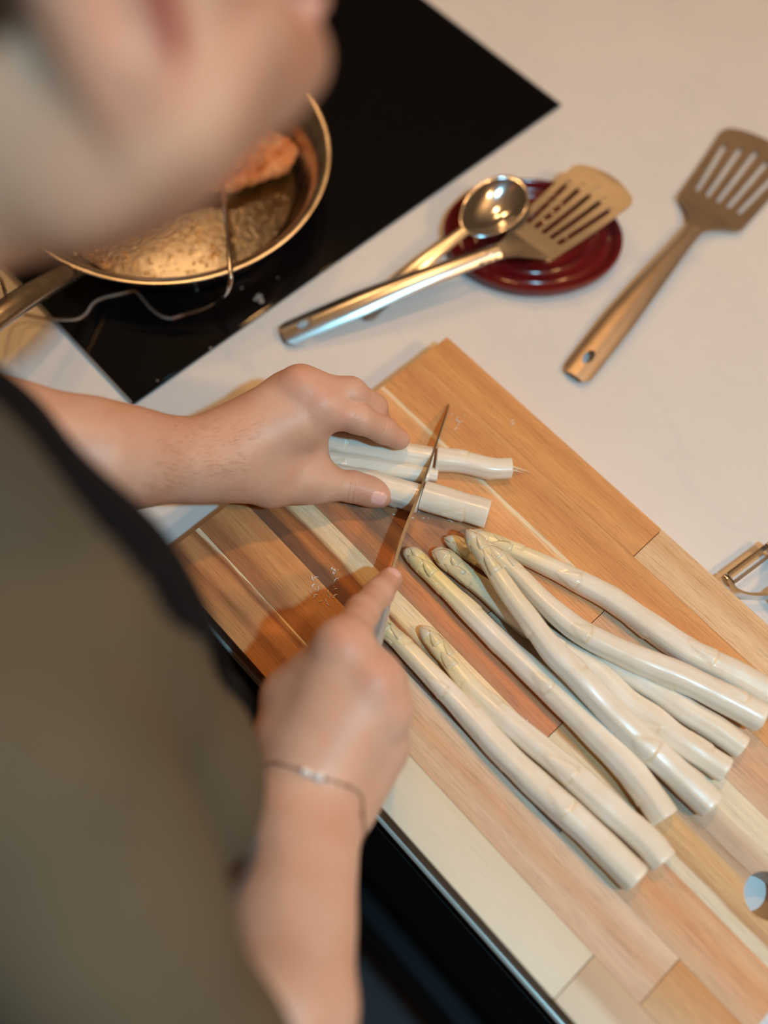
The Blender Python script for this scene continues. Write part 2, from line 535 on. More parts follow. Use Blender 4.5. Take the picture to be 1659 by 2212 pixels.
# ------------------------------------------------------------------ frying pan with oil, meat, probe
PC = np.array([-0.1522, 0.1616, 0.0046])
def steel_pan():
    m = NT('pan_steel')
    g = m.noise(m.coord((1, 1, 1)), 30, 5, 0.65)
    m.l(m.ramp(g, [(0.3, (0.40, 0.34, 0.28)), (0.7, (0.62, 0.58, 0.54))]), m.b.inputs['Base Color'])
    m.l(m.math('ADD', m.math('MULTIPLY', g, 0.25), 0.12), m.b.inputs['Roughness'])
    m.set(Metallic=1.0)
    return m.m
M_PAN = steel_pan()
pan = empty('frying_pan', tuple(PC))
tag(pan, 'stainless steel frying pan of bubbling oil on the black cooktop', 'pan')
prof = [(0.0001, 0.0), (0.100, 0.0), (0.108, 0.0015), (0.113, 0.006), (0.1235, 0.026), (0.1335, 0.0435), (0.1385, 0.0462), (0.1402, 0.0470),
        (0.1402, 0.0482), (0.1380, 0.0484), (0.1315, 0.0455), (0.1215, 0.027), (0.1112, 0.0085), (0.106, 0.0042), (0.100, 0.0032), (0.0001, 0.0030)]
lathe('pan_body', prof, M_PAN, pan, 128)
hd = A(120, 592, 0.052) - PC; hd[0] = 0.035
h0 = np.array([0.040, -0.120, 0.034]); h1 = A(60, 640, 0.066) - PC; h2 = A(-60, 722, 0.080) - PC; h3 = A(-260, 860, 0.092) - PC
hp = catmull([h0, h1, h2, h3], 40)
V, Fc = tube_geo(hp, np.interp(np.linspace(0, 1, 40), [0, .1, 1], [.0095, .0105, .0125]), 20, 0.62)
tag(auto_smooth(link_mesh('pan_handle', V, Fc, M_PAN, pan), 60), 'tubular steel pan handle')
for dx in (-0.012, 0.012):
    c = np.array([0.036 + dx, -0.1165, 0.030])
    bm = bmesh.new(); bmesh.ops.create_uvsphere(bm, u_segments=12, v_segments=8, radius=0.004)
    for v in bm.verts: v.co = Vector((v.co.x, v.co.y * 0.5, v.co.z)) + Vector(c)
    from_bm('rivet', bm, M_PAN, pan)

def oil_mat():
    m = NT('browned_oil')
    f = m.noise(m.coord((1, 1, 1)), 26, 5, 0.6)
    c = m.ramp(f, [(0.3, (0.030, 0.010, 0.002)), (0.5, (0.075, 0.028, 0.006)), (0.75, (0.15, 0.065, 0.014))])
    m.l(c, m.b.inputs['Base Color'])
    m.l(m.math('MULTIPLY', m.noise(m.coord((1, 1, 1)), 60, 3), 0.16), m.b.inputs['Roughness'])
    m.b.inputs['Coat Weight'].default_value = 0.2
    g = m.noise(m.coord((1, 1, 1)), 260, 3, 0.6)
    m.b.inputs['Coat Roughness'].default_value = 0.02
    m.bump(g, 0.25, 0.0012)
    return m.m
M_OIL = oil_mat()
oil = lathe('frying_oil', [(0.0001, 0.0065), (0.09, 0.0065), (0.1068, 0.0068), (0.1062, 0.0052), (0.1015, 0.0038), (0.0001, 0.0036)], M_OIL, None, 96)
oil.location = tuple(PC)
tag(oil, 'shallow golden brown frying oil covering the pan bottom', 'oil')
rng = random.Random(5)
V, Fc = [], []
def add_dome(V, Fc, c, r, hgt, seg=8, rings=3):
    b = len(V)
    for i in range(rings):
        a = math.pi / 2 * i / rings
        for j in range(seg):
            t = 2 * math.pi * j / seg
            V.append((c[0] + r * math.cos(a) * math.cos(t), c[1] + r * math.cos(a) * math.sin(t), c[2] + hgt * math.sin(a)))
    V.append((c[0], c[1], c[2] + hgt))
    for i in range(rings - 1):
        for j in range(seg):
            k = (j + 1) % seg
            Fc.append((b + i * seg + j, b + i * seg + k, b + (i + 1) * seg + k, b + (i + 1) * seg + j))
    for j in range(seg): Fc.append((b + (rings - 1) * seg + j, b + (rings - 1) * seg + (j + 1) % seg, b + rings * seg))
for i in range(420):
    a = rng.uniform(-2.5, -0.15) if i < 330 else rng.uniform(0, 6.28)
    rr = 0.104 * math.sqrt(rng.uniform(0.12, 1.0))
    s = rng.choice([0.0007, 0.0009, 0.0012, 0.0016, 0.0022])
    add_dome(V, Fc, (rr * math.cos(a), rr * math.sin(a), 0.0063), s, s * 0.8)
mb = NT('oil_bubble'); mb.set(Roughness=0.06, Metallic=0.5); mb.b.inputs['Base Color'].default_value = (0.72, 0.42, 0.14, 1)
bb = link_mesh('oil_bubbles', V, Fc, mb.m, oil); tag(bb, 'small shiny bubbles in the oil', kind='stuff')

def meat_fn(P):
    q = P - np.array([-0.158, 0.195, 0.023])
    a = math.radians(52); q = np.stack([q[:, 0] * math.cos(a) + q[:, 1] * math.sin(a), -q[:, 0] * math.sin(a) + q[:, 1] * math.cos(a), q[:, 2]], 1)
    d = ellip(q, (0, 0, 0), (0.088, 0.043, 0.0135))
    d = d + 0.0022 * np.sin(q[:, 0] * 130 + 2 * np.sin(q[:, 1] * 90)) * np.cos(q[:, 1] * 150) + 0.0009 * np.sin(q[:, 0] * 420) * np.sin(q[:, 1] * 390)
    return np.maximum(d, 0.0118 - P[:, 2])
def meat_mat():
    m = NT('seared_meat')
    f = m.noise(m.coord((1, 1, 1)), 42, 6, 0.65)
    c = m.ramp(f, [(0.3, alb(150, 68, 24)), (0.5, alb(212, 122, 62)), (0.7, alb(232, 160, 96))])
    m.l(c, m.b.inputs['Base Color'])
    m.set(Roughness=0.38)
    m.bump(m.noise(m.coord((1, 1, 1)), 260, 5, 0.7), 0.7, 0.003)
    return m.m
V, Fc = sdf_mesh(meat_fn, (-0.27, 0.08, 0.0), (-0.05, 0.31, 0.05), 0.0018)
mt = fast_mesh('meat_fillet', V, Fc, meat_mat())
tag(mt, 'browned meat fillet frying in the oil of the steel pan', 'meat')

prb = empty('meat_thermometer', tuple(A(375, 686, 0.006)))
tag(prb, 'steel meat thermometer probe with braided cable stuck in the fillet', 'thermometer')
inv = -np.array(prb.location)
pp = [A(474, 380, 0.024), A(481, 412, 0.034), A(490, 500, 0.054), A(497, 580, 0.0585), A(498, 606, 0.056), A(489, 632, 0.044), A(466, 655, 0.026), A(430, 672, 0.012), A(405, 679, 0.0075)]
tube('probe_rod', [p + inv for p in pp], 0.0019, M_POLISH, prb, 70, 12)
tube('probe_sleeve', [p + inv for p in (A(436, 669, 0.0135), A(416, 676, 0.0095), A(398, 680, 0.0078), A(372, 688, 0.0065))], [0.0021, 0.0024, 0.0020, 0.0025], M_POLISH, prb, 24, 12)
cable = [A(372, 688, 0.0065), A(350, 683, 0.006), A(325, 665, 0.0058), A(307, 643, 0.0058), A(290, 628, 0.006), A(262, 634, 0.0058), A(225, 643, 0.0058), A(203, 655, 0.0058),
         A(186, 678, 0.0058), A(162, 690, 0.0058), A(110, 689, 0.0058), A(60, 680, 0.008), A(28, 668, 0.02), A(16, 652, 0.045), A(8, 622, 0.075), A(-8, 590, 0.089), A(-60, 560, 0.06), A(-120, 560, 0.02)]
C = catmull([p + inv for p in cable], 420)
T, N, Bn = frames(C)
V, Fc = [], []
for s in (0, 1, 2):
    ph = np.arange(420) * 0.62 + s * 2.094
    Cs = C + (np.cos(ph)[:, None] * N + np.sin(ph)[:, None] * Bn) * 0.00082
    v, f = tube_geo(Cs, 0.00080, 6)
    Fc += [tuple(i + len(V) for i in q) for q in f]; V += v.tolist()
tag(link_mesh('braided_cable', V, Fc, steel('cable_braid', (0.45, 0.36, 0.30), 0.35), prb), 'thin braided metal cable')

V, Fc = [], []
rg = random.Random(9)
for (px, py, r) in ((560, 640, .0030), (564, 650, .0026), (552, 646, .0018), (522, 622, .0010), (425, 600 + 26, .0009), (455, 752, .0012), (340, 822, .0008), (600, 540 + 60, .0008)):
    c = A(px, py, 0.0043); b = len(V); nn = 9
    add_dome(V, Fc, c, r, 0.0003 + r * 0.12, 9, 2)
cr = link_mesh('oil_splashes', V, Fc, mono('splashed_fat', (0.30, 0.28, 0.25, 1), 0.3, noise=0.3, nscale=400))
tag(cr, 'few dried fat splashes on the black cooktop below the pan', 'splashes', kind='stuff')

# ------------------------------------------------------------------ spoon rest
sr = lathe('spoon_rest', [(0.0001, 0.0002), (0.066, 0.0002), (0.074, 0.0012), (0.0785, 0.005), (0.0800, 0.0115), (0.0795, 0.0135), (0.0775, 0.0142), (0.0752, 0.0132),
                          (0.0725, 0.0085), (0.069, 0.0062), (0.064, 0.0060), (0.0615, 0.0078), (0.059, 0.0060), (0.050, 0.0058), (0.0475, 0.0076), (0.045, 0.0058),
                          (0.036, 0.0056), (0.0335, 0.0074), (0.031, 0.0056), (0.020, 0.0055), (0.0175, 0.0072), (0.015, 0.0055), (0.0001, 0.0055)], M_REDGLAZE, None, 128)
_c = A(1152, 506, 0.012)
sr.location = (_c[0], _c[1], 0.0)
sr.rotation_euler = (0, 0, math.radians(47.3))
sr.scale = (1.0, 0.79, 1.0)
tag(sr, 'round dark red glazed ceramic spoon rest with ringed inside', 'spoon rest')

# ------------------------------------------------------------------ slotted turners, spoon
def frame_of(a, b, up=(0, 0, 1)):
    x = (b - a) / np.linalg.norm(b - a)
    z = np.array(up, float); z = z - x * (z @ x); z /= np.linalg.norm(z)
    return x, np.cross(z, x), z

def sheet(name, outline, holes, thick, xf, mat, parent, cell=0.004):
    """flat sheet with holes, subdivided, mapped through xf(s, w) -> world"""
    cu = bpy.data.curves.new(name, 'CURVE'); cu.dimensions = '2D'; cu.fill_mode = 'BOTH'
    for lp in [outline] + holes:
        sp = cu.splines.new('POLY'); sp.points.add(len(lp) - 1); sp.use_cyclic_u = True
        for i, p in enumerate(lp): sp.points[i].co = (p[0], p[1], 0, 1)
    ob = bpy.data.objects.new('tmp', cu); col.objects.link(ob)
    dg = bpy.context.evaluated_depsgraph_get()
    me = bpy.data.meshes.new_from_object(ob.evaluated_get(dg))
    bpy.data.objects.remove(ob); bpy.data.curves.remove(cu)
    bm = bmesh.new(); bm.from_mesh(me); bpy.data.meshes.remove(me)
    xs = [p[0] for p in outline]; ys = [p[1] for p in outline]
    for ax, lo, hi in ((0, min(xs), max(xs)), (1, min(ys), max(ys))):
        x = lo + cell
        while x < hi:
            co = (x, 0, 0) if ax == 0 else (0, x, 0); no = (1, 0, 0) if ax == 0 else (0, 1, 0)
            bmesh.ops.bisect_plane(bm, geom=bm.verts[:] + bm.edges[:] + bm.faces[:], plane_co=co, plane_no=no, dist=1e-6)
            x += cell
    bmesh.ops.remove_doubles(bm, verts=bm.verts, dist=1e-6)
    bmesh.ops.recalc_face_normals(bm, faces=bm.faces)
    if bm.faces and sum(f.normal.z for f in bm.faces) < 0: bmesh.ops.reverse_faces(bm, faces=bm.faces)
    r = bmesh.ops.extrude_face_region(bm, geom=bm.faces[:])
    newv = [g for g in r['geom'] if isinstance(g, bmesh.types.BMVert)]
    ns = set(newv)
    for v in bm.verts:
        v.co = Vector(xf(v.co.x, v.co.y, thick if v in ns else 0.0))
    return auto_smooth(from_bm(name, bm, mat, parent), 40)

def rounded(pts, r, n=6):
    out = []
    m = len(pts)
    for i in range(m):
        p0 = np.array(pts[i - 1]); p = np.array(pts[i]); p1 = np.array(pts[(i + 1) % m])
        a = (p0 - p); b = (p1 - p); rr = r[i] if hasattr(r, '__len__') else r
        rr = min(rr, np.linalg.norm(a) * .48, np.linalg.norm(b) * .48)
        a = p + a / np.linalg.norm(a) * rr; b = p + b / np.linalg.norm(b) * rr
        for k in range(n + 1):
            t = k / n; out.append(tuple((1 - t) ** 2 * a + 2 * t * (1 - t) * p + t * t * b))
    return out

def ellipse(cx, cy, a, b, n=24):
    return [(cx + a * math.cos(2 * math.pi * i / n), cy + b * math.sin(2 * math.pi * i / n)) for i in range(n)]

def turner(E, F, T, wf, wt_, label, roll, lift, hw=(0.0125, 0.0085), mat_b=None, zsag=0.0):
    E, F, T = map(lambda p: np.array(p, float), (E, F, T))
    root = empty('slotted_turner', tuple((F[0], F[1], 0.0)))
    tag(root, label, 'turner', 'slotted steel turners on the worktop')
    o = np.array(root.location)
    # blade
    x, y, z = frame_of(F, T, (math.sin(roll) * 0 + 0, 0, 1))
    y2 = y * math.cos(roll) + z * math.sin(roll); z2 = np.cross(x, y2)
    L = np.linalg.norm(T - F)
    def xb(s, w, t): return F + x * s + y2 * w + z2 * (t - 0.0035 * math.sin(math.pi * min(max(s / L, 0), 1)) * 0.6 + zsag * s * s) - o
    hf, ht = wf / 2, wt_ / 2
    outl = rounded([(0, -hf), (L * 0.93, -ht * 1.0), (L * 1.0, -ht * .55), (L * 1.03, 0), (L * 1.0, ht * .55), (L * 0.93, ht * 1.0), (0, hf)], [0.002, 0.012, 0.02, 0.03, 0.02, 0.012, 0.002])
    holes = []
    for k in range(-2, 3):
        w0 = k * wf * 0.165; w1 = k * wt_ * 0.175
        s0, s1 = L * 0.16, L * (0.86 - 0.05 * abs(k))
        hw_ = 0.0024
        holes.append(rounded([(s0, w0 - hw_), (s1, w1 - hw_), (s1, w1 + hw_), (s0, w0 + hw_)], 0.0023, 3))
    tag(sheet('blade', outl, holes, 0.0010, xb, mat_b or M_DULL, root), 'slotted blade')
    # shoulder: from fold down to the neck
    Nk = F + (E - F) / np.linalg.norm(E - F) * 0.030 + np.array([0, 0, lift])
    xs_, ys_, zs_ = frame_of(F, Nk)
    yb = y2
    Ls = np.linalg.norm(Nk - F)
    def xsld(s, w, t):
        k = min(s / Ls, 1.0)
        yy = yb * (1 - k) + (-ys_) * k
        return F + xs_ * s + yy * w + np.array([0, 0, 1]) * (t - 0.0022 * k * (1 - (w / 0.012) ** 2 if abs(w) < 0.012 else 0)) - o
    n = 14
    up_, dn_ = [], []
    for i in range(n + 1):
        k = i / n; w = hf * (1 - k) ** 1.9 + hw[1] * 0.95 * (1 - (1 - k) ** 1.9)
        up_.append((Ls * k, w)); dn_.append((Ls * k, -w))
    sh = sheet('shoulder', up_ + dn_[::-1], [], 0.0010, xsld, mat_b or M_DULL, root, 0.005)
    # handle: channel section, hanging hole
    Lh = np.linalg.norm(E - Nk)
    xh, yh, zh = frame_of(Nk, E)
    def xhd(s, w, t):
        k = s / Lh
        half = hw[1] + (hw[0] - hw[1]) * min(max((k - 0.1) / 0.55, 0), 1)
        arch = 0.0052 * (1 - (w / half) ** 2) + 0.0
        bow = 0.004 * math.sin(math.pi * min(k, 1)) * (1 if lift > 0 else 0.4)
        return Nk + xh * s + yh * w + zh * (arch + t + bow - 0.004 * 0) - o
    up_, dn_ = [], []
    n = 30
    for i in range(n + 1):
        k = i / n
        half = hw[1] + (hw[0] - hw[1]) * min(max((k - 0.1) / 0.55, 0), 1)
        e = 1.0
        if k > 0.955: e = math.sqrt(max(1 - ((k - 0.955) / 0.045) ** 2 * 0.6, 0.0))
        up_.append((Lh * k, half * e)); dn_.append((Lh * k, -half * e))
    hl = ellipse(Lh - 0.021, 0.0, 0.0075, 0.0042)
    tag(sheet('handle', up_ + dn_[::-1], [hl], 0.0010, xhd, mat_b or M_STEEL, root, 0.003), 'channel handle with hanging hole')
    return root

turner(A(612, 728, 0.003), A(1143, 527, 0.026), A(1318, 385, 0.034), 0.0545, 0.0700,
       'slotted steel turner resting across the dark red spoon rest', math.radians(-7), 0.006)
turner(A(1238, 818, 0.003), A(1531, 463, 0.006), A(1652, 306, 0.003), 0.0655, 0.080,
       'slotted steel turner lying alone on the worktop at the right', 0.0, 0.006, hw=(0.0130, 0.0078), mat_b=M_WARM_REFL)

def make_spoon():
    c = A(1067, 446, 0.034)
    e = A(783, 683, 0.004)
    nk = A(985, 512, 0.030)
    root = empty('serving_spoon', (c[0], c[1], 0.0))
    tag(root, 'steel serving spoon lying on the red spoon rest beside the turner', 'spoon')
    o = np.array(root.location)
    x, y, z = frame_of(nk, A(1125, 398, 0.041))
    rl = math.radians(10); y = y * math.cos(rl) + z * math.sin(rl); z = np.cross(x, y)
    a, b, dp = 0.0355, 0.0236, 0.0120
    V, Fc = [], []
    nr, ns = 14, 48
    for layer in (0, 1):
        for i in range(nr + 1):
            r = i / nr
            for j in range(ns):
                t = 2 * math.pi * j / ns
                s_ = a * r * math.cos(t); w = b * r * math.sin(t) * (1 + 0.10 * math.cos(t))
                hgt = -dp * (1 - r * r) + (0.0 if layer == 0 else -0.0009)
                V.append(c + x * s_ + y * w + z * hgt - o)
    L1 = (nr + 1) * ns
    for i in range(nr):
        for j in range(ns):
            k = (j + 1) % ns
            Fc.append((i * ns + j, i * ns + k, (i + 1) * ns + k, (i + 1) * ns + j))
            Fc.append((L1 + i * ns + j, L1 + (i + 1) * ns + j, L1 + (i + 1) * ns + k, L1 + i * ns + k))
    for j in range(ns):
        k = (j + 1) % ns
        Fc.append((nr * ns + j, nr * ns + k, L1 + nr * ns + k, L1 + nr * ns + j))
    link_mesh('spoon_bowl', V, Fc, M_POLISH, root)
    st = c - x * a * 0.97
    Lh = np.linalg.norm(e - st); xh, yh, zh = frame_of(st, e)
    def xf(s, w, t):
        k = s / Lh; half = 0.0058 + 0.0045 * k
        return st + xh * s + yh * w + zh * (t + 0.0016 * (1 - (w / half) ** 2) - 0.0012 + 0.004 * math.sin(math.pi * k)) - o
    up_ = [(Lh * i / 24, 0.0052 + 0.0048 * (i / 24) if i < 24 else 0.006) for i in range(25)]
    sheet('spoon_handle', up_ + [(p[0], -p[1]) for p in up_[::-1]], [], 0.0014, xf, M_STEEL, root, 0.004)
make_spoon()

# ------------------------------------------------------------------ peeler
def make_peeler():
    zc = 0.012
    p0 = A(1571, 1256, zc); p1 = p0 + (A(1659, 1190, zc) - p0) / np.linalg.norm(A(1659, 1190, zc) - p0) * 0.047
    root = empty('vegetable_peeler', (p0[0], p0[1], 0))
    tag(root, 'steel vegetable peeler lying beside the far edge of the cutting board', 'peeler')
    o = np.array(root.location)
    ax = (p1 - p0) / np.linalg.norm(p1 - p0); pe = np.array([ax[1], -ax[0], 0.0])
    mid = (p0 + p1) / 2
    # U frame: flat strap from pivot to pivot, meeting the handle
    arm = [p0 - ax * 0.001, p0 + pe * 0.010 - ax * 0.0005, p0 + pe * 0.018 + ax * 0.005, p0 + pe * 0.024 + ax * 0.013, mid + pe * 0.028 - ax * 0.004]
    arm2 = [p1 + ax * 0.001, p1 + pe * 0.010 + ax * 0.0005, p1 + pe * 0.018 - ax * 0.005, p1 + pe * 0.024 - ax * 0.013, mid + pe * 0.028 + ax * 0.004]
    for a_ in (arm, arm2):
        C = catmull([q - o for q in a_], 40)
        T, N, Bn = frames(C)
        V, Fc = [], []
        for i in range(40):
            for (u, w) in ((-1, -1), (1, -1), (1, 1), (-1, 1)):
                V.append(C[i] + Bn[i] * 0.0010 * u + np.array([0, 0, 1]) * 0.0048 * w)
        for i in range(39):
            for j in range(4):
                k = (j + 1) % 4
                Fc.append((i * 4 + j, i * 4 + k, i * 4 + 4 + k, i * 4 + 4 + j))
        Fc += [(3, 2, 1, 0), (156, 157, 158, 159)]
        auto_smooth(link_mesh('frame_arm', V, Fc, M_POLISH, root), 30)
    hd_ = [mid + pe * 0.026 - o, mid + pe * 0.05 - o, mid + pe * 0.09 - o, mid + pe * 0.125 - o]
    tube('handle', hd_, [0.005, 0.0062, 0.0075, 0.006], M_POLISH, root, 30, 16, 0.8)
    # blade: two flat edges with a gap
    for s, wd, mt_ in ((-1, 0.0034, M_POLISH), (1, 0.0030, M_DULL)):
        bm = bmesh.new()
        a0 = p0 + ax * 0.0035 + pe * (s * 0.0034) - o; a1 = p1 - ax * 0.0035 + pe * (s * 0.0034) - o
        vs = []
        for P_ in (a0, a1):
            for dw, dz in ((-wd / 2, -0.0016 * s), (wd / 2, 0.0016 * s), (wd / 2, 0.0016 * s + 0.0006), (-wd / 2, -0.0016 * s + 0.0006)):
                vs.append(bm.verts.new(P_ + pe * dw + np.array([0, 0, dz])))
        for f in ((0, 1, 2, 3), (7, 6, 5, 4), (0, 4, 5, 1), (1, 5, 6, 2), (2, 6, 7, 3), (3, 7, 4, 0)): bm.faces.new([vs[i] for i in f])
        from_bm('blade', bm, mt_, root, False)
    for p, sg in ((p0, 1), (p1, -1)):
        tube('pivot_end', [p + ax * sg * 0.0005 - o - pe * 0.0052, p + ax * sg * 0.0005 - o + pe * 0.0052], [0.0026, 0.0036, 0.0036, 0.0026], M_POLISH, root, 10, 14)
        tube('pivot_pin', [p - ax * sg * 0.0028 - o, p + ax * sg * 0.0045 - o], 0.0012, M_DULL, root, 4, 10)
make_peeler()

# ------------------------------------------------------------------ cutting board made of glued staves
BX, BY, BT = 0.132, -0.069, 0.028
cb = empty('cutting_board', (BX, BY, 0.0), 0.0014)
tag(cb, 'thick acacia cutting board of mixed light and dark staves on the worktop', 'cutting board')
rows = [0.0, 0.037, 0.075, 0.112, 0.148, 0.184, 0.222, 0.260, 0.2930]
OR = (206, 134, 72); ORL = (218, 154, 96); DK = (126, 74, 44); PU = (142, 96, 72); SAP = (226, 196, 152); TAN = (206, 170, 132); PINK = (212, 170, 134); GREY = (176, 150, 124)
planks = [
    (0, 0.0, 0.200, [(0.0, (200, 132, 76)), (0.008, (196, 126, 72)), (0.015, (158, 98, 58)), (0.021, (196, 130, 78)), (0.028, (200, 132, 78)), (0.033, (140, 84, 50)), (0.0348, (176, 120, 76)), (0.0356, SAP), (0.037, SAP)], 1),
    (0, 0.2005, 0.393, [(0.0, (218, 200, 168)), (0.02, (213, 194, 162)), (0.037, (208, 188, 154))], 2),
    (0, 0.3935, 0.4885, [(0.0, (212, 194, 164)), (0.015, (210, 190, 158)), (0.022, (190, 158, 124)), (0.037, (196, 164, 128))], 3),
    (1, 0.0, 0.131, [(0.037, (176, 112, 66)), (0.046, (166, 104, 62)), (0.052, (192, 126, 74)), (0.06, (206, 140, 82)), (0.068, (200, 130, 74)), (0.075, (206, 140, 86))], 4),
    (1, 0.1315, 0.431, [(0.037, (206, 162, 122)), (0.048, (208, 168, 130)), (0.056, (200, 152, 110)), (0.066, (206, 168, 132)), (0.075, (214, 180, 146))], 5),
    (1, 0.4315, 0.4885, [(0.037, (204, 164, 118)), (0.055, (198, 148, 98)), (0.075, (194, 136, 84))], 6),
    (2, 0.0, 0.328, [(0.075, (122, 82, 58)), (0.083, (128, 80, 52)), (0.088, (190, 116, 62)), (0.094, (142, 84, 48)), (0.098, (222, 184, 132)), (0.105, SAP), (0.112, (224, 188, 138))], 7),
    (2, 0.3285, 0.4885, [(0.075, (204, 160, 116)), (0.085, (206, 154, 108)), (0.095, (202, 140, 92)), (0.105, (206, 160, 116)), (0.112, (200, 142, 98))], 8),
    (3, 0.0, 0.2800, [(0.112, (176, 122, 84)), (0.118, (186, 118, 76)), (0.126, (206, 126, 74)), (0.133, (142, 98, 72)), (0.141, (170, 118, 82)), (0.148, (152, 108, 80))], 9),
    (3, 0.2805, 0.4885, [(0.112, (214, 190, 152)), (0.120, (212, 188, 150)), (0.1225, (178, 132, 84)), (0.130, (200, 156, 106)), (0.138, (204, 158, 104)), (0.143, (180, 150, 118)), (0.148, (170, 136, 100))], 10),
    (4, 0.0, 0.1900, [(0.148, (172, 104, 62)), (0.158, (192, 122, 76)), (0.170, (158, 108, 78)), (0.184, (196, 134, 86))], 11),
    (4, 0.1905, 0.4885, [(0.148, (178, 150, 122)), (0.160, (190, 160, 128)), (0.168, (214, 192, 156)), (0.184, (218, 196, 160))], 12),
    (5, 0.0, 0.2450, [(0.184, (192, 120, 68)), (0.195, (208, 140, 84)), (0.208, (214, 148, 92)), (0.217, (218, 158, 102)), (0.2195, SAP), (0.222, SAP)], 13),
    (5, 0.2455, 0.4885, [(0.184, (204, 164, 124)), (0.20, (200, 150, 110)), (0.222, (208, 164, 122))], 14),
    (6, 0.0, 0.4885, [(0.222, (212, 146, 84)), (0.234, (206, 140, 82)), (0.245, (198, 132, 78)), (0.260, (212, 150, 90))], 15),
    (7, 0.0, 0.2310, [(0.260, (206, 138, 78)), (0.272, (212, 146, 84)), (0.283, (198, 132, 74)), (0.2935, (214, 150, 90))], 16),
    (7, 0.2315, 0.4885, [(0.260, (216, 170, 120)), (0.272, (220, 180, 134)), (0.283, (208, 160, 112)), (0.2935, (220, 178, 130))], 17),
]
HOLE = (0.4460, 0.1455, 0.0150)
for (r, u0, u1, stops, seed) in planks:
    bm = bmesh.new()
    box_bm(bm, (u0, rows[r] + 0.00004, 0.0002), (u1, rows[r + 1] - 0.00004, BT), 0.00022 if 0 < r < 7 else 0.0006, 2)
    o = from_bm('plank', bm, wood('stave_wood_%d' % seed, stops, seed * 1.7, 0.16 if seed not in (2, 3) else 0.035, 0.5 if seed not in (2, 3, 12) else 0.10), cb)
    if r in (3, 4) and u1 > 0.45:
        cbm = bmesh.new()
        bmesh.ops.create_cone(cbm, cap_ends=True, segments=64, radius1=HOLE[2], radius2=HOLE[2], depth=0.1, matrix=Matrix.Translation((HOLE[0], HOLE[1], 0.014)))
        me = bpy.data.meshes.new('c'); cbm.to_mesh(me); cbm.free()
        cut = bpy.data.objects.new('c', me); col.objects.link(cut); cut.matrix_world = Matrix.Translation((BX, BY, 0)) @ Matrix.Rotation(0.0014, 4, 'Z')
        md = o.modifiers.new('b', 'BOOLEAN'); md.object = cut; md.operation = 'DIFFERENCE'; md.solver = 'EXACT'
        bpy.context.view_layer.update()
        dg = bpy.context.evaluated_depsgraph_get()
        nm = bpy.data.meshes.new_from_object(o.evaluated_get(dg))
        o.modifiers.clear(); o.data = nm
        bpy.data.objects.remove(cut)
    auto_smooth(o, 25)

# ------------------------------------------------------------------ asparagus
def relief(S, TH, L, nodes):
    """S metres from base, TH angle; returns radial relief and node mask"""
    d = np.zeros_like(S); nm = np.zeros_like(S)
    for (s0, th0, ln, wd) in nodes:
        u = (S - s0) / ln
        dth = np.abs((TH - th0 + math.pi) % (2 * math.pi) - math.pi)
        half = wd * np.clip(1 - np.clip(u, 0, 1) ** 1.3, 0, 1)
        inside = np.clip((half - dth) / 0.22, 0, 1) * np.clip(u * ln / 0.0012 + 0.5, 0, 1) * (u < 1)
        d = np.maximum(d, inside * 0.0009 * (1 - 0.55 * np.clip(u, 0, 1)))
        edge = np.exp(-((half - dth) / 0.10) ** 2) * ((u > 0) & (u < 0.9)) * 0.55
        base = np.exp(-(((S - s0) + 0.0008 * np.cos(3 * dth)) / 0.0011) ** 2) * (dth < wd * 1.05)
        nm = np.maximum(nm, np.maximum(edge, base))
    return d, nm

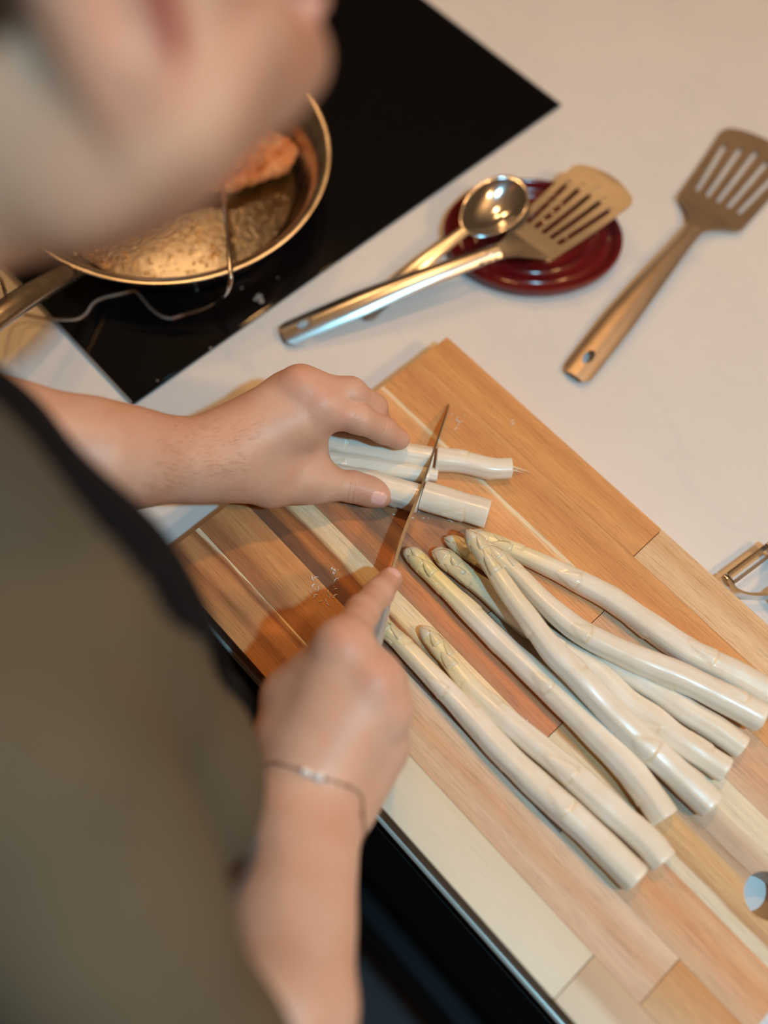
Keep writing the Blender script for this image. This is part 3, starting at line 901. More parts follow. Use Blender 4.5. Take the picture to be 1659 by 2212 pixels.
def spear(pts, r0, r1, label, group, seed, name='asparagus_spear', tip=True, taper=0.05, nodes_n=6, yellow=1.0, base_cut=True, cut_end=False, r_mid=None, node_col=1.0):
    rg = random.Random(seed)
    n = 230 if tip else 110
    seg = 40
    C = catmull(pts, n)
    S = np.r_[0, np.cumsum(np.linalg.norm(np.diff(C, axis=0), axis=1))]; L = S[-1]
    t = S / L
    if tip:
        R = r0 + (r1 - r0) * np.clip(t / 0.88, 0, 1) ** 2.1
        e = L - S
        R = R * np.where(e < 0.030, 1 + 0.06 * np.sin(np.clip((0.030 - e) / 0.030, 0, 1) * math.pi), 1)
        R = R * np.where(e < 0.014, np.sqrt(np.clip(1 - ((0.014 - e) / 0.014) ** 2.3, 0.0004, 1)), 1)
    else:
        R = r0 + (r1 - r0) * t
    R = R * (1 + 0.022 * np.sin(S * 95 + seed) + 0.012 * np.sin(S * 210 + seed * 2))
    R[0] *= 0.93; R[1] *= 0.985
    if not tip: R[-1] *= 0.95
    nodes = []
    s = rg.uniform(0.012, 0.025); th = rg.uniform(0, 6.28)
    while s < L - (0.02 if tip else 0.004):
        k = s / L
        nodes.append((s, th, rg.uniform(0.016, 0.034) * (1 - 0.35 * k), rg.uniform(0.55, 1.15)))
        s += rg.uniform(0.034, 0.060) * (1 - 0.62 * k) if tip else rg.uniform(0.018, 0.03)
        th += 2.4
    T, N, Bn = frames(C)
    th = np.linspace(0, 2 * math.pi, seg, endpoint=False)
    SS, TT = np.meshgrid(S, th, indexing='ij')
    d, nm = relief(SS, TT, L, nodes)
    flat = 1 + 0.026 * np.cos(5 * TT + seed + 9 * SS) + 0.016 * np.cos(9 * TT + seed * 3)
    RR = R[:, None] * flat + d * np.clip(R / r0, 0.2, 1)[:, None]
    V = C[:, None, :] + RR[..., None] * (np.cos(TT)[..., None] * Bn[:, None, :] + np.sin(TT)[..., None] * N[:, None, :])
    V = V.reshape(-1, 3)
    Fc = []
    for i in range(n - 1):
        for j in range(seg):
            k = (j + 1) % seg
            Fc.append((i * seg + j, i * seg + k, (i + 1) * seg + k, (i + 1) * seg + j))
    # cut face: slightly dished end rings
    extra = []
    def cap(ring, sign):
        base = len(V) + len(extra)
        c = C[ring]; rr = R[ring]
        for q in (0.7, 0.35):
            for j in range(seg):
                extra.append(c + q * (V[ring * seg + j] - c) - sign * T[ring] * 0.0004 * (1 - q))
        extra.append(c)
        ids0 = [ring * seg + j for j in range(seg)]; ids1 = [base + j for j in range(seg)]; ids2 = [base + seg + j for j in range(seg)]
        for j in range(seg):
            k = (j + 1) % seg
            for a_, b_ in ((ids0, ids1), (ids1, ids2)):
                f = (a_[j], b_[j], b_[k], a_[k]); Fc.append(f if sign > 0 else f[::-1])
            f = (ids2[j], base + 2 * seg, ids2[k]); Fc.append(f if sign > 0 else f[::-1])
    cap(0, 1)
    cap(n - 1, -1)
    Vall = np.vstack([V, np.array(extra)])
    loc = np.array([C[0][0], C[0][1], C[0][2]])
    o = link_mesh(name, Vall, Fc, M_ASP, None, True, loc)
    o.location = tuple(loc)
    ne = len(extra)
    z = np.zeros(ne)
    e = (L - SS).ravel()
    yl = np.clip((0.085 - e) / 0.06, 0, 1) * np.clip(e / 0.012 + 0.15, 0, 1) * yellow if tip else np.zeros(len(V))
    set_attr(o, 'node', np.r_[nm.ravel() * node_col * 0.75, z])
    set_attr(o, 'yellow', np.r_[yl, z])
    fl_ = np.stack([SS, RR * np.cos(TT), RR * np.sin(TT)], -1).reshape(-1, 3)
    set_attr(o, 'flow', np.vstack([fl_, np.zeros((ne, 3))]), 'FLOAT_VECTOR')
    auto_smooth(o, 55)
    tag(o, label, 'asparagus', group)
    if tip:
        # the closed bud of overlapping scales
        Vb, Fb, Nb, Yb, Fl = [], [], [], [], []
        m = 10
        for q in range(m):
            e0 = 0.034 * (1 - q / m) ** 1.15 + 0.004
            i0 = int(np.argmin(np.abs((L - S) - e0)))
            th0 = q * 2.4 + seed
            ln = rg.uniform(0.013, 0.018) * (0.7 + 0.4 * (1 - q / m)); wd = rg.uniform(0.85, 1.15)
            b = len(Vb)
            nu, nv = 7, 7
            for iu in range(nu):
                u = iu / (nu - 1)
                ee = e0 - ln * u * 0.92
                i1 = int(np.argmin(np.abs((L - S) - max(ee, 0.0))))
                over = max(0.0, -ee)
                for iv in range(nv):
                    v = iv / (nv - 1) * 2 - 1
                    w = wd * (1 - u ** 1.8) * 0.98 + 0.02
                    a = th0 + v * w
                    rr = R[i1] * (1.0 + 0.028 * math.sin(math.pi * min(u * 1.1, 1))) * (1 - 0.035 * v * v) + 0.0002
                    p = C[i1] + T[i1] * over * 0.15 + rr * (math.cos(a) * Bn[i1] + math.sin(a) * N[i1])
                    Vb.append(p - loc); Nb.append(0.32 if abs(v) > 0.8 else 0.12); Yb.append(float(np.clip((0.085 - ee) / 0.06, 0, 1) * np.clip(ee / 0.016 + 0.1, 0, 1) * yellow)); Fl.append((ee, a * 0.005, 0))
            for iu in range(nu - 1):
                for iv in range(nv - 1):
                    Fb.append((b + iu * nv + iv, b + iu * nv + iv + 1, b + (iu + 1) * nv + iv + 1, b + (iu + 1) * nv + iv))
        tp = link_mesh('tip', Vb, Fb, M_ASP, o)
        set_attr(tp, 'node', Nb); set_attr(tp, 'yellow', Yb); set_attr(tp, 'flow', np.array(Fl), 'FLOAT_VECTOR')
        so = tp.modifiers.new('thick', 'SOLIDIFY'); so.thickness = 0.0003; so.offset = 0
    return o

G = 'peeled white asparagus spears on the board'
Z0 = BT
def zc(r, up=0.0): return Z0 + r * 0.97 + up
def AP(lst): return [A(*q) for q in lst]
# each path runs from the thick cut base to the tip
spear(AP([(1377, 1901, 0.0382), (1270, 1795, 0.0378), (1160, 1695, 0.0374), (1085, 1622, 0.0370), (1018, 1548, 0.0366), (955, 1482, 0.0362), (900, 1424, 0.0358), (862, 1385, 0.0354), (832, 1356, 0.0350), (808, 1325, 0.0346), (795, 1302, 0.0342)]),
      0.0103, 0.0060, 'white asparagus spear nearest the board front edge, tip hidden by the knife hand', G, 1, yellow=1.0)
spear(AP([(1434, 1861, 0.0378), (1396, 1815, 0.0374), (1333, 1760, 0.0369), (1235, 1672, 0.0365), (1142, 1595, 0.0360), (1090, 1551, 0.0356), (1020, 1486, 0.0351), (966, 1421, 0.0347), (932, 1378, 0.0342), (908, 1354, 0.0338)]),
      0.0101, 0.0058, 'second asparagus spear from the front edge, with the lowest visible tip', G, 2, yellow=1.0)
spear(AP([(1437, 1768, 0.0378), (1388, 1698, 0.0374), (1339, 1639, 0.0371), (1248, 1548, 0.0367), (1163, 1465, 0.0364), (1085, 1393, 0.0360), (1020, 1328, 0.0356), (953, 1261, 0.0353), (914, 1222, 0.0349), (893, 1200, 0.0346), (873, 1188, 0.0342)]),
      0.0100, 0.0062, 'white asparagus spear with yellow neck whose tip almost touches the knife blade', G, 3, yellow=1.4)
spear(AP([(1568, 1665, 0.0370), (1518, 1632, 0.0369), (1457, 1592, 0.0368), (1411, 1553, 0.0367), (1349, 1510, 0.0366), (1288, 1451, 0.0365), (1210, 1400, 0.0362), (1137, 1349, 0.0358), (1090, 1312, 0.0355), (1043, 1271, 0.0352), (997, 1235, 0.0349), (958, 1203, 0.0345), (933, 1192, 0.0342)]),
      0.0094, 0.0066, 'shaded asparagus spear running under the crossing one, tip second from the knife', G, 4, yellow=0.9)
spear(AP([(1604, 1617, 0.0372), (1549, 1577, 0.0370), (1488, 1540, 0.0368), (1426, 1497, 0.0367), (1365, 1457, 0.0365), (1270, 1385, 0.0361), (1180, 1315, 0.0358), (1110, 1262, 0.0354), (1060, 1225, 0.0351), (1020, 1198, 0.0347), (985, 1174, 0.0344), (960, 1163, 0.0340)]),
      0.0090, 0.0054, 'asparagus spear low in the pile, its small tip just behind the topmost spear', G, 5, yellow=0.9)
spear(AP([(1695, 1517, 0.0380), (1659, 1497, 0.0377), (1577, 1451, 0.0374), (1484, 1405, 0.0371), (1396, 1345, 0.0368), (1318, 1291, 0.0365), (1240, 1250, 0.0362), (1163, 1213, 0.0359), (1090, 1182, 0.0356), (1040, 1163, 0.0353), (1012, 1152, 0.0350)]),
      0.0104, 0.0062, 'asparagus spear lying farthest toward the far side of the board', G, 6, yellow=0.9)
spear(AP([(1646, 1551, 0.0440), (1577, 1514, 0.0455), (1473, 1463, 0.0470), (1370, 1421, 0.0485), (1266, 1371, 0.0500), (1214, 1334, 0.0495), (1163, 1287, 0.0490), (1118, 1240, 0.0475), (1075, 1203, 0.0460), (1035, 1178, 0.0445), (1016, 1168, 0.0430)]),
      0.0104, 0.0056, 'thick asparagus spear on the pile with a brown node line, second from the far side', G, 7, yellow=0.5)
spear(AP([(1538, 1740, 0.0385), (1463, 1670, 0.0403), (1406, 1618, 0.0420), (1318, 1535, 0.0470), (1250, 1462, 0.0520), (1194, 1406, 0.0545), (1139, 1333, 0.0570), (1100, 1281, 0.0575), (1059, 1219, 0.0580), (1028, 1172, 0.0585), (1008, 1145, 0.0590)]),
      0.0104, 0.0062, 'topmost asparagus spear lying crosswise over the pile of white spears', G, 8, yellow=0.8)

GH = 'asparagus stalks held under the left hand'
spear(AP([(936, 992, .0372), (860, 981, .0375), (790, 968, .0378), (700, 950, .0380), (640, 940, .038)]), 0.0094, 0.0098,
      'upper thick asparagus stalk between thumb and forefinger, cut by the knife', GH, 11, 'asparagus_stalk', False, node_col=0.8)
spear(AP([(926, 1028, .0345), (860, 1015, .036), (790, 1003, .037), (700, 994, .037), (640, 988, .037)]), 0.0068, 0.0080,
      'thin middle asparagus stalk squeezed between two thicker ones under the hand', GH, 12, 'asparagus_stalk', False, node_col=0.8)
spear(AP([(908, 1078, .0388), (850, 1061, .0388), (780, 1041, .0388), (700, 1028, .0390), (640, 1020, .039)]), 0.0106, 0.0104,
      'lower asparagus stalk lying along the left thumb, cut by the knife', GH, 13, 'asparagus_stalk', False, node_col=0.8)
GC = 'asparagus ends cut off beyond the knife'
spear(AP([(1104, 1011, .0355), (1060, 1011, .036), (1000, 998, .0370), (942, 991, .0370)]), 0.0078, 0.0094,
      'cut asparagus end with ragged stringy tail, upper piece right of the knife', GC, 14, 'asparagus_end', False)
spear(AP([(1054, 1111, .0392), (1000, 1095, .0392), (950, 1081, .0392), (912, 1070, .0392)]), 0.0111, 0.0110,
      'thick straight cut asparagus end just above the pile of spears', GC, 16, 'asparagus_end', False)
spear(AP([(945, 1027, .0335), (937, 1026, .0335), (927, 1024, .0335)]), 0.0050, 0.0056,
      'tiny asparagus sliver between the two larger cut ends at the blade', GC, 17, 'asparagus_end', False)
# stringy peel tail on the upper end
tail = []
pe_ = bpy.data.objects['asparagus_end']
V, Fc = [], []
for a_, b_, c_ in (((1088, 998), (1108, 1008), (1146, 1020)), ((1085, 1006), (1112, 1016), (1131, 1021)), ((1090, 1012), (1106, 1018), (1120, 1013))):
    v, f = tube_geo(catmull([A(*a_, .040) - np.array(pe_.location), A(*b_, .033) - np.array(pe_.location), A(*c_, .0292) - np.array(pe_.location)], 14),
                    np.linspace(0.0016, 0.00015, 14), 8, 0.4)
    Fc += [tuple(i + len(V) for i in q) for q in f]; V += v.tolist()
ft = link_mesh('peel_string', V, Fc, M_ASP, pe_)
for nme in ('node', 'yellow'): set_attr(ft, nme, np.full(len(V), 0.25))
set_attr(ft, 'flow', np.zeros((len(V), 3)), 'FLOAT_VECTOR')

# white shavings on the board
rg = random.Random(3)
V, Fc = [], []
clusters = [(690, 1280, 34, 30, 22), (722, 1232, 14, 12, 6), (905, 1105, 60, 16, 16), (985, 905, 22, 20, 8), (1105, 912, 10, 6, 3), (1140, 1560, 10, 6, 2), (975, 1120, 40, 8, 7)]
for cx, cy, sx, sy_, nn in clusters:
    for _ in range(nn):
        c = A(cx + rg.gauss(0, sx * 0.5), cy + rg.gauss(0, sy_ * 0.5), BT + 0.0003)
        a = rg.uniform(0, 3.14); ln = rg.uniform(0.0006, 0.0026); w = rg.uniform(0.0001, 0.0005)
        p = [c + np.array([math.cos(a + b2), math.sin(a + b2), 0]) * ln * k + np.array([0, 0, 0.0003 * (1 - abs(k))]) for k, b2 in ((-1, 0.3), (-.3, 0), (.3, 0), (1, -.4))]
        v, f = tube_geo(np.array(p), [w * .5, w, w, w * .4], 6, 0.5)
        Fc += [tuple(i + len(V) for i in q) for q in f]; V += v.tolist()
sh = link_mesh('asparagus_shavings', V, Fc, mono('pale_peel', alb(240, 226, 200), 0.5))
tag(sh, 'tiny white peel shavings scattered on the cutting board', 'shavings', kind='stuff')

# ------------------------------------------------------------------ knife
def make_knife():
    root = empty('kitchen_knife', tuple(A(970, 873, .0285)))
    tag(root, 'kitchen knife cutting the asparagus, held in the right hand', 'knife')
    o = np.array(root.location)
    sp = [(970, 873, .0300), (960, 905, .037), (945, 950, .044), (926, 1008, .050), (902, 1075, .0555), (873, 1150, .0605), (848, 1232, .0660), (826, 1300, .0705)]
    S_ = catmull([A(*q) for q in sp], 60)
    n = len(S_)
    V, Fc = [], []
    ax = S_[-1] - S_[0]; side = np.cross(ax, (0, 0, 1)); side /= np.linalg.norm(side)
    lean = np.array([0, 0, -1.0]) + side * 0.10
    for i in range(n):
        k = i / (n - 1)
        top = S_[i]; zb = BT + 0.0006 + 0.006 * max(0, (k - 0.45) / 0.55) ** 2
        dep = (top[2] - zb); bot = top + lean * dep
        th = 0.0011 * min(1, 0.35 + k)
        V += [top + side * th, top - side * th, top * .25 + bot * .75 - side * th * .7, bot, top * .25 + bot * .75 + side * th * .7]
    for i in range(n - 1):
        for j in range(5):
            k = (j + 1) % 5
            Fc.append((i * 5 + j, i * 5 + k, i * 5 + 5 + k, i * 5 + 5 + j))
    Fc += [(4, 3, 2, 1, 0), tuple((n - 1) * 5 + j for j in range(5))]
    V = [v - o for v in V]
    tag(auto_smooth(link_mesh('blade', V, Fc, M_BLADE, root), 25), 'long thin steel blade')
    hpts = [A(829, 1290, .0620), A(815, 1345, .067), A(796, 1410, .0735), A(765, 1490, .083), A(728, 1580, .093), A(700, 1645, .099)]
    C = catmull([p - o for p in hpts], 50)
    rr = np.interp(np.linspace(0, 1, 50), [0, .05, .2, .55, .85, .97, 1], [.004, .0062, .0066, .0078, .0082, .0075, .003])
    V, Fc = tube_geo(C, rr, 24, 1.45)
    tag(link_mesh('handle', V, Fc, mono('grey_metal_handle', alb(214, 208, 198), 0.3, metal=0.75), root), 'grey metal handle')
make_knife()

# ------------------------------------------------------------------ person
person = empty('person', (0.13, -0.22, -0.90))
tag(person, 'bearded person in olive grey shirt with near-black front layer cutting asparagus on the board', 'person')
PO = np.array(person.location)

def J(px, py, z, r): return (A(px, py, z), r)
# ---- left hand (holds the stalks)
LW = A(440, 993, .084)
def left_fn(P):
    d = chain(P, [((-0.07, -0.22, 0.20), 0.044), ((-0.01, -0.165, 0.178), 0.043), (A(215, 985, .122), 0.0330), (A(310, 990, .105), 0.0275), (A(430, 995, .086), 0.0250), (A(500, 985, .082), 0.0235)], 0.02)
    for q in ([J(480, 985, .082, .0205), J(700, 878, .0945, .0140)], [J(480, 965, .083, .020), J(652, 842, .1000, .0140)], [J(470, 955, .076, .019), J(615, 850, .0925, .0125)],
              [J(460, 955, .066, .018), J(590, 875, .076, .011)], [J(500, 985, .078, .022), J(640, 925, .083, .019)],
              [J(500, 1020, .074, .0185), J(585, 1045, .062, .0170), J(670, 1042, .0545, .0142)],
              [J(600, 1000, .068, .017), J(662, 1000, .060, .0125)], [J(676, 905, .083, .0125), J(672, 965, .066, .0085), J(672, 1012, .057, .0100)]):
        d = smin(d, chain(P, q), 0.014)
    f = chain(P, [J(700, 880, .095, .0140), J(775, 904, .0885, .0107), J(828, 929, .0715, .0093), J(862, 949, .0590, .0080)], 0.005)
    f2 = chain(P, [J(654, 842, .100, .0138), J(757, 850, .0955, .0112), J(806, 880, .075, .0100), J(822, 915, .054, .0086)], 0.005)
    f3 = chain(P, [J(615, 850, .0925, .0125), J(722, 855, .080, .0104), J(765, 888, .060, .0094), J(782, 922, .045, .0083)], 0.005)
    f4 = chain(P, [J(588, 876, .076, .011), J(675, 885, .062, .0092), J(712, 910, .048, .0084), J(735, 930, .040, .0076)], 0.005)
    th = chain(P, [J(665, 1042, .0545, .0142), J(705, 1044, .0515, .0124), J(765, 1052, .0460, .0108), J(800, 1062, .0428, .0102), J(822, 1069, .0412, .0094)], 0.006)
    fing = np.minimum(smin(f, f2, 0.0015), smin(f3, f4, 0.0015))
    fing = smin(fing, th, 0.0015)
    d = smin(d, fing, 0.0085)
    # knuckle bumps and creases
    for q in (J(694, 866, .1010, .0078), J(650, 830, .1055, .0082)):
        d = smin(d, np.linalg.norm(P - q[0], axis=1) - q[1], 0.016)
    for c, r, w, a_ in ((A(765, 1052, .056), .010, .0009, (.6, .8, 0)),):
        ax = A(800, 1062, .056) - A(720, 1046, .056); ax /= np.linalg.norm(ax)
        q = P - c; s = q @ ax
        near = np.clip(1 - np.linalg.norm(q, axis=1) / 0.016, 0, 1)
        d = d + near * 0.0007 * np.cos(s * 2 * math.pi / 0.0035) * np.exp(-(s / 0.005) ** 2)
    ax = A(828, 929, .0715) - A(775, 904, .0885); ax /= np.linalg.norm(ax)
    for c in (A(775, 898, .099), A(828, 925, .081)):
        q = P - c; s = q @ ax
        d = d + np.clip(1 - np.linalg.norm(q, axis=1) / 0.012, 0, 1) * 0.0005 * np.cos(s * 2 * math.pi / 0.0032) * np.exp(-(s / 0.004) ** 2)
    return d

RW = (660, 1755, .113)
def right_fn(P):
    d = chain(P, [((0.458, -0.272, 0.168), 0.038), (A(612, 2180, .158), 0.0325), (A(624, 1980, .140), 0.0310), (A(646, 1840, .124), 0.0280), (A(668, 1745, .114), 0.0255), (A(690, 1690, .114), 0.0235)], 0.02)
    d = smin(d, chain(P, [(A(618, 1840, .124), .024), (A(628, 1720, .114), .0215)]), 0.012)
    for q in ([J(650, 1700, .118, .0215), J(742, 1400, .1395, .0145)], [J(680, 1700, .120, .021), J(808, 1472, .1385, .0140)], [J(705, 1705, .116, .0195), J(828, 1538, .1270, .0135)],
              [J(725, 1715, .106, .018), J(826, 1605, .1100, .0130)], [J(690, 1640, .116, .024), J(770, 1520, .124, .020)],
              [J(640, 1690, .108, .0200), J(618, 1590, .106, .0185), J(628, 1515, .104, .0170), J(688, 1448, .100, .0130)],
              [J(640, 1500, .110, .0170), J(722, 1412, .130, .0135)], [J(745, 1735, .104, .018), J(815, 1630, .101, .0160)], [J(650, 1600, .112, .022), J(700, 1480, .120, .019)], [J(690, 1640, .121, .0215), J(757, 1445, .1315, .0165)], [J(715, 1620, .118, .0205), J(800, 1520, .1285, .0155)]):
        d = smin(d, chain(P, q), 0.014)
    ix = chain(P, [J(742, 1398, .1400, .0140), J(783, 1322, .1080, .0104), J(818, 1281, .0850, .0093), J(843, 1251, .0725, .0082)], 0.005)
    md = chain(P, [J(808, 1472, .1385, .0140), J(840, 1474, .1050, .0108), J(806, 1500, .0790, .0094), J(765, 1500, .078, .0085)], 0.005)
    rn = chain(P, [J(828, 1538, .127, .0135), J(842, 1556, .096, .0104), J(800, 1575, .078, .0092), J(750, 1568, .080, .0082)], 0.005)
    pk = chain(P, [J(826, 1605, .110, .0120), J(830, 1635, .088, .0092), J(785, 1640, .078, .0082), J(740, 1625, .082, .0075)], 0.005)
    th = chain(P, [J(628, 1515, .104, .0165), J(690, 1446, .0935, .0125), J(728, 1420, .0850, .0108), J(764, 1412, .0780, .0096)], 0.006)
    fing = smin(smin(md, rn, 0.0015), smin(pk, ix, 0.0015), 0.0015)
    d = smin(d, fing, 0.008)
    d = smin(d, th, 0.005)
    for q in (J(744, 1392, .1415, .0085), J(810, 1466, .1400, .0085), J(834, 1532, .1290, .0070)):
        d = smin(d, np.linalg.norm(P - q[0], axis=1) - q[1], 0.018)
    ax = A(818, 1281, .085) - A(783, 1322, .108); ax /= np.linalg.norm(ax)
    for c in (A(780, 1316, .118), A(812, 1276, .093)):
        q = P - c; s = q @ ax
        d = d + np.clip(1 - np.linalg.norm(q, axis=1) / 0.013, 0, 1) * 0.0006 * np.cos(s * 2 * math.pi / 0.0034) * np.exp(-(s / 0.0045) ** 2)
    return d

# ---- head
def rotm(yaw, pitch, roll):
    Rz = np.array([[math.cos(yaw), -math.sin(yaw), 0], [math.sin(yaw), math.cos(yaw), 0], [0, 0, 1]])
    Rx = np.array([[1, 0, 0], [0, math.cos(pitch), -math.sin(pitch)], [0, math.sin(pitch), math.cos(pitch)]])
    Ry = np.array([[math.cos(roll), 0, math.sin(roll)], [0, 1, 0], [-math.sin(roll), 0, math.cos(roll)]])
    return Rz @ Rx @ Ry
HM = rotm(-0.114, 0.02, -0.16)
HO = np.array([0.1352, -0.0340, 0.5110])
def hw(s, f, u): return HO + HM @ np.array([s, f, u], float)
def ray(px, py, t):
    d = ROT.T @ np.array([(px - IMG_W / 2) / F_PX, (py - IMG_H / 2) / F_PX, 1.0])
    return CAM + d * t
NK0, NK1 = ray(160, 232, .345), ray(-150, 262, .37)
def head_fn(P):
    q = (P - HO) @ HM
    sm = np.stack([np.abs(q[:, 0]), q[:, 1], q[:, 2]], 1)
    d = ellip(q, (0, -0.008, 0.045), (0.074, 0.094, 0.084))
    d = smin(d, ellip(q, (0, 0.030, -0.010), (0.060, 0.058, 0.078)), 0.03)
    d = smin(d, cone(sm, (0.052, 0.012, -0.062), (0.015, 0.076, -0.088), 0.0165, 0.0140), 0.022)
    d = smin(d, cone(sm, (0.054, 0.008, -0.010), (0.052, 0.010, -0.060), 0.016, 0.015), 0.02)
    d = smin(d, ellip(q, (0, 0.083, -0.092), (0.018, 0.014, 0.012)), 0.014)
    d = smin(d, ellip(q, (0, 0.050, -0.082), (0.044, 0.040, 0.020)), 0.02)
    d = smin(d, cone(sm, (0.0, 0.080, 0.034), (0.034, 0.070, 0.036), 0.013, 0.011), 0.014)      # brow
    d = smin(d, cone(sm, (0.038, 0.066, -0.015), (0.058, 0.040, -0.010), 0.014, 0.012), 0.016)   # cheekbone
    d = smin(d, cone(q, (0, 0.086, 0.022), (0, 0.108, -0.018), 0.007, 0.0105), 0.009)            # nose
    d = smin(d, cone(sm, (0.0, 0.104, -0.024), (0.011, 0.096, -0.026), 0.007, 0.0062), 0.006)
    d = np.maximum(d, -(np.linalg.norm((sm - (0.006, 0.104, -0.034)), axis=1) - 0.0038))
    d = smin(d, ellip(q, (0, 0.094, -0.060), (0.024, 0.010, 0.006)), 0.006)                       # upper lip
    d = smin(d, ellip(q, (0, 0.092, -0.070), (0.021, 0.010, 0.006)), 0.005)
    d = np.maximum(d, -ellip(q, (0, 0.103, -0.0652), (0.024, 0.012, 0.0011)))
    eye = np.linalg.norm(sm - (0.032, 0.077, 0.014), axis=1)
    d = np.maximum(d, -(np.linalg.norm(sm - (0.032, 0.090, 0.014), axis=1) - 0.0155))             # socket
    d = smin(d, eye - 0.0125, 0.003)
    # ear: rim, lobe, concha
    e = sm - (0.0715, -0.004, -0.004)
    earp = ellip(e, (0, 0, 0), (0.0075, 0.0185, 0.032))
    earp = np.maximum(earp, -ellip(e, (0.010, 0.003, 0.002), (0.0095, 0.0095, 0.019)))
    earp = smin(earp, cone(e, (0.001, 0.006, -0.020), (0.000, 0.004, -0.030), 0.0065, 0.0055), 0.004)
    d = smin(d, earp, 0.012)
    d = np.maximum(d, -cone(sm, (0.0830, 0.0110, 0.030), (0.0765, 0.0118, -0.027), 0.0042, 0.0026))
    d = smin(d, cone(P, hw(-0.01, -0.030, -0.035), (0.112, -0.188, 0.385), 0.048, 0.050), 0.03)       # neck
    d = smin(d, cone(P, NK0, NK1, 0.049, 0.050), 0.03)
    d = smin(d, cone(P, (0.02, -0.212, 0.348), (0.24, -0.212, 0.348), 0.034, 0.034), 0.04)
    return d

parts = []
V1, F1 = sdf_mesh(left_fn, (-0.13, -0.28, 0.02), (0.25, 0.15, 0.26), 0.00125)
V2, F2 = sdf_mesh(right_fn, (0.24, -0.34, 0.04), (0.54, 0.06, 0.24), 0.00125)
V3, F3 = sdf_mesh(head_fn, (-0.07, -0.29, 0.31), (0.33, 0.13, 0.66), 0.0025)
def trunk_fn(P):
    d = cone(P, (0.06, -0.210, 0.27), (0.20, -0.210, 0.27), 0.075, 0.075)
    d = smin(d, cone(P, (0.08, -0.21, -0.02), (0.18, -0.205, -0.02), 0.060, 0.060), 0.06)
    d = smin(d, cone(P, (-0.045, -0.215, 0.355), (0.290, -0.203, 0.350), 0.036, 0.034), 0.06)
    d = smin(d, cone(P, (0.305, -0.200, 0.345), (0.462, -0.262, 0.180), 0.036, 0.034), 0.03)
    d = smin(d, cone(P, (-0.045, -0.215, 0.355), (-0.07, -0.22, 0.205), 0.040, 0.036), 0.03)
    return d
V4, F4 = sdf_mesh(trunk_fn, (-0.16, -0.36, -0.15), (0.56, -0.08, 0.45), 0.006)
V = np.vstack([V1, V2, V3, V4]) - PO
n1, n2, n3 = len(V1), len(V1) + len(V2), len(V1) + len(V2) + len(V3)
Fa = np.vstack([F1, F2 + n1, F3 + n2, F4 + n3])
body = fast_mesh('body', V, Fa, M_SKIN, person)
W = V + PO
def blob(c, r, soft=1.0): return np.clip(1.5 - np.linalg.norm(W - c, axis=1) / r * 1.5, 0, 1) ** soft
flush = np.zeros(len(W)); nail = np.zeros(len(W)); beard = np.zeros(len(W)); deep = np.zeros(len(W))
for c, r, a_ in ((A(742, 1385, .152), .013, .6), (A(815, 1462, .150), .012, .6), (A(842, 1265, .078), .012, .5), (A(693, 850, .110), .014, .6), (A(648, 818, .112), .014, .6),
                 (A(845, 945, .070), .011, .4), (A(735, 905, .095), .014, .5), (A(835, 1075, .045), .010, .6), (A(790, 1072, .050), .012, .35), (A(838, 1530, .138), .012, .4)):
    flush = np.maximum(flush, 0.45 * a_ * blob(c, r * 1.5, 1.5))
def nail_mask(tipc, dirv, up, L=0.0060, w=0.0050):
    dirv = dirv / np.linalg.norm(dirv); up = up - dirv * (up @ dirv); up /= np.linalg.norm(up); sd = np.cross(dirv, up)
    q = W - tipc
    s, t, h = q @ dirv, q @ sd, q @ up
    return np.clip((1 - ((s / L) ** 4 + (np.abs(t) / w) ** 3)) * 4, 0, 1) * (h > 0.0015) * (np.linalg.norm(q, axis=1) < 0.016)
td = A(822, 1069, .0412) - A(780, 1056, .0446)
nail = np.maximum(nail, nail_mask(A(817, 1069, .0425), td, np.array([0.35, -0.55, 0.75])))
idd = A(843, 1251, .0725) - A(818, 1281, .085)
nail = np.maximum(nail, nail_mask(A(843, 1251, .0725) + idd * 0.05, idd, np.array([0.0, 0.35, 1.0]), 0.0065, 0.0052))
hq = (W - HO) @ HM
hm = (np.arange(len(W)) >= n2) & (np.arange(len(W)) < n3)
jaw = np.clip((-0.046 - hq[:, 2] - 0.8 * np.clip(-hq[:, 1], 0, 1)) / 0.022, 0, 1) * np.clip((hq[:, 1] + 0.065) / 0.030, 0, 1) * np.clip((0.150 + hq[:, 2]) / 0.02, 0, 1)
beard = np.where(hm, jaw, 0)
lip = np.where(hm & (hq[:, 1] > 0.085) & (np.abs(hq[:, 0]) < 0.024) & (hq[:, 2] < -0.054) & (hq[:, 2] > -0.077), 1.0, 0)
beard = beard * (1 - lip); flush = np.maximum(flush, lip * 0.6)
sx = np.abs(hq[:, 0])
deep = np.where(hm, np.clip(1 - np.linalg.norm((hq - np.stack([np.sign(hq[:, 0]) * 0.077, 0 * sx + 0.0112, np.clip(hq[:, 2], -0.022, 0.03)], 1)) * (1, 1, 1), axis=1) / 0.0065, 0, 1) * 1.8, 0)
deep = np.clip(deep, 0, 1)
earm = np.where(hm & (sx > 0.072) & (hq[:, 1] < 0.016) & (hq[:, 2] > -0.04) & (hq[:, 2] < 0.035), 0.35, 0)
flush = np.maximum(flush, earm)
cheek = np.where(hm, np.clip(1 - np.linalg.norm(hq - (0.055, 0.045, -0.035), axis=1) / 0.04, 0, 1) * 0.3, 0)
flush = np.maximum(flush, cheek)
for nme, arr in (('face', hm.astype(float)), ('flush', flush), ('nail', nail), ('beard', beard), ('deep', deep)): set_attr(body, nme, arr)

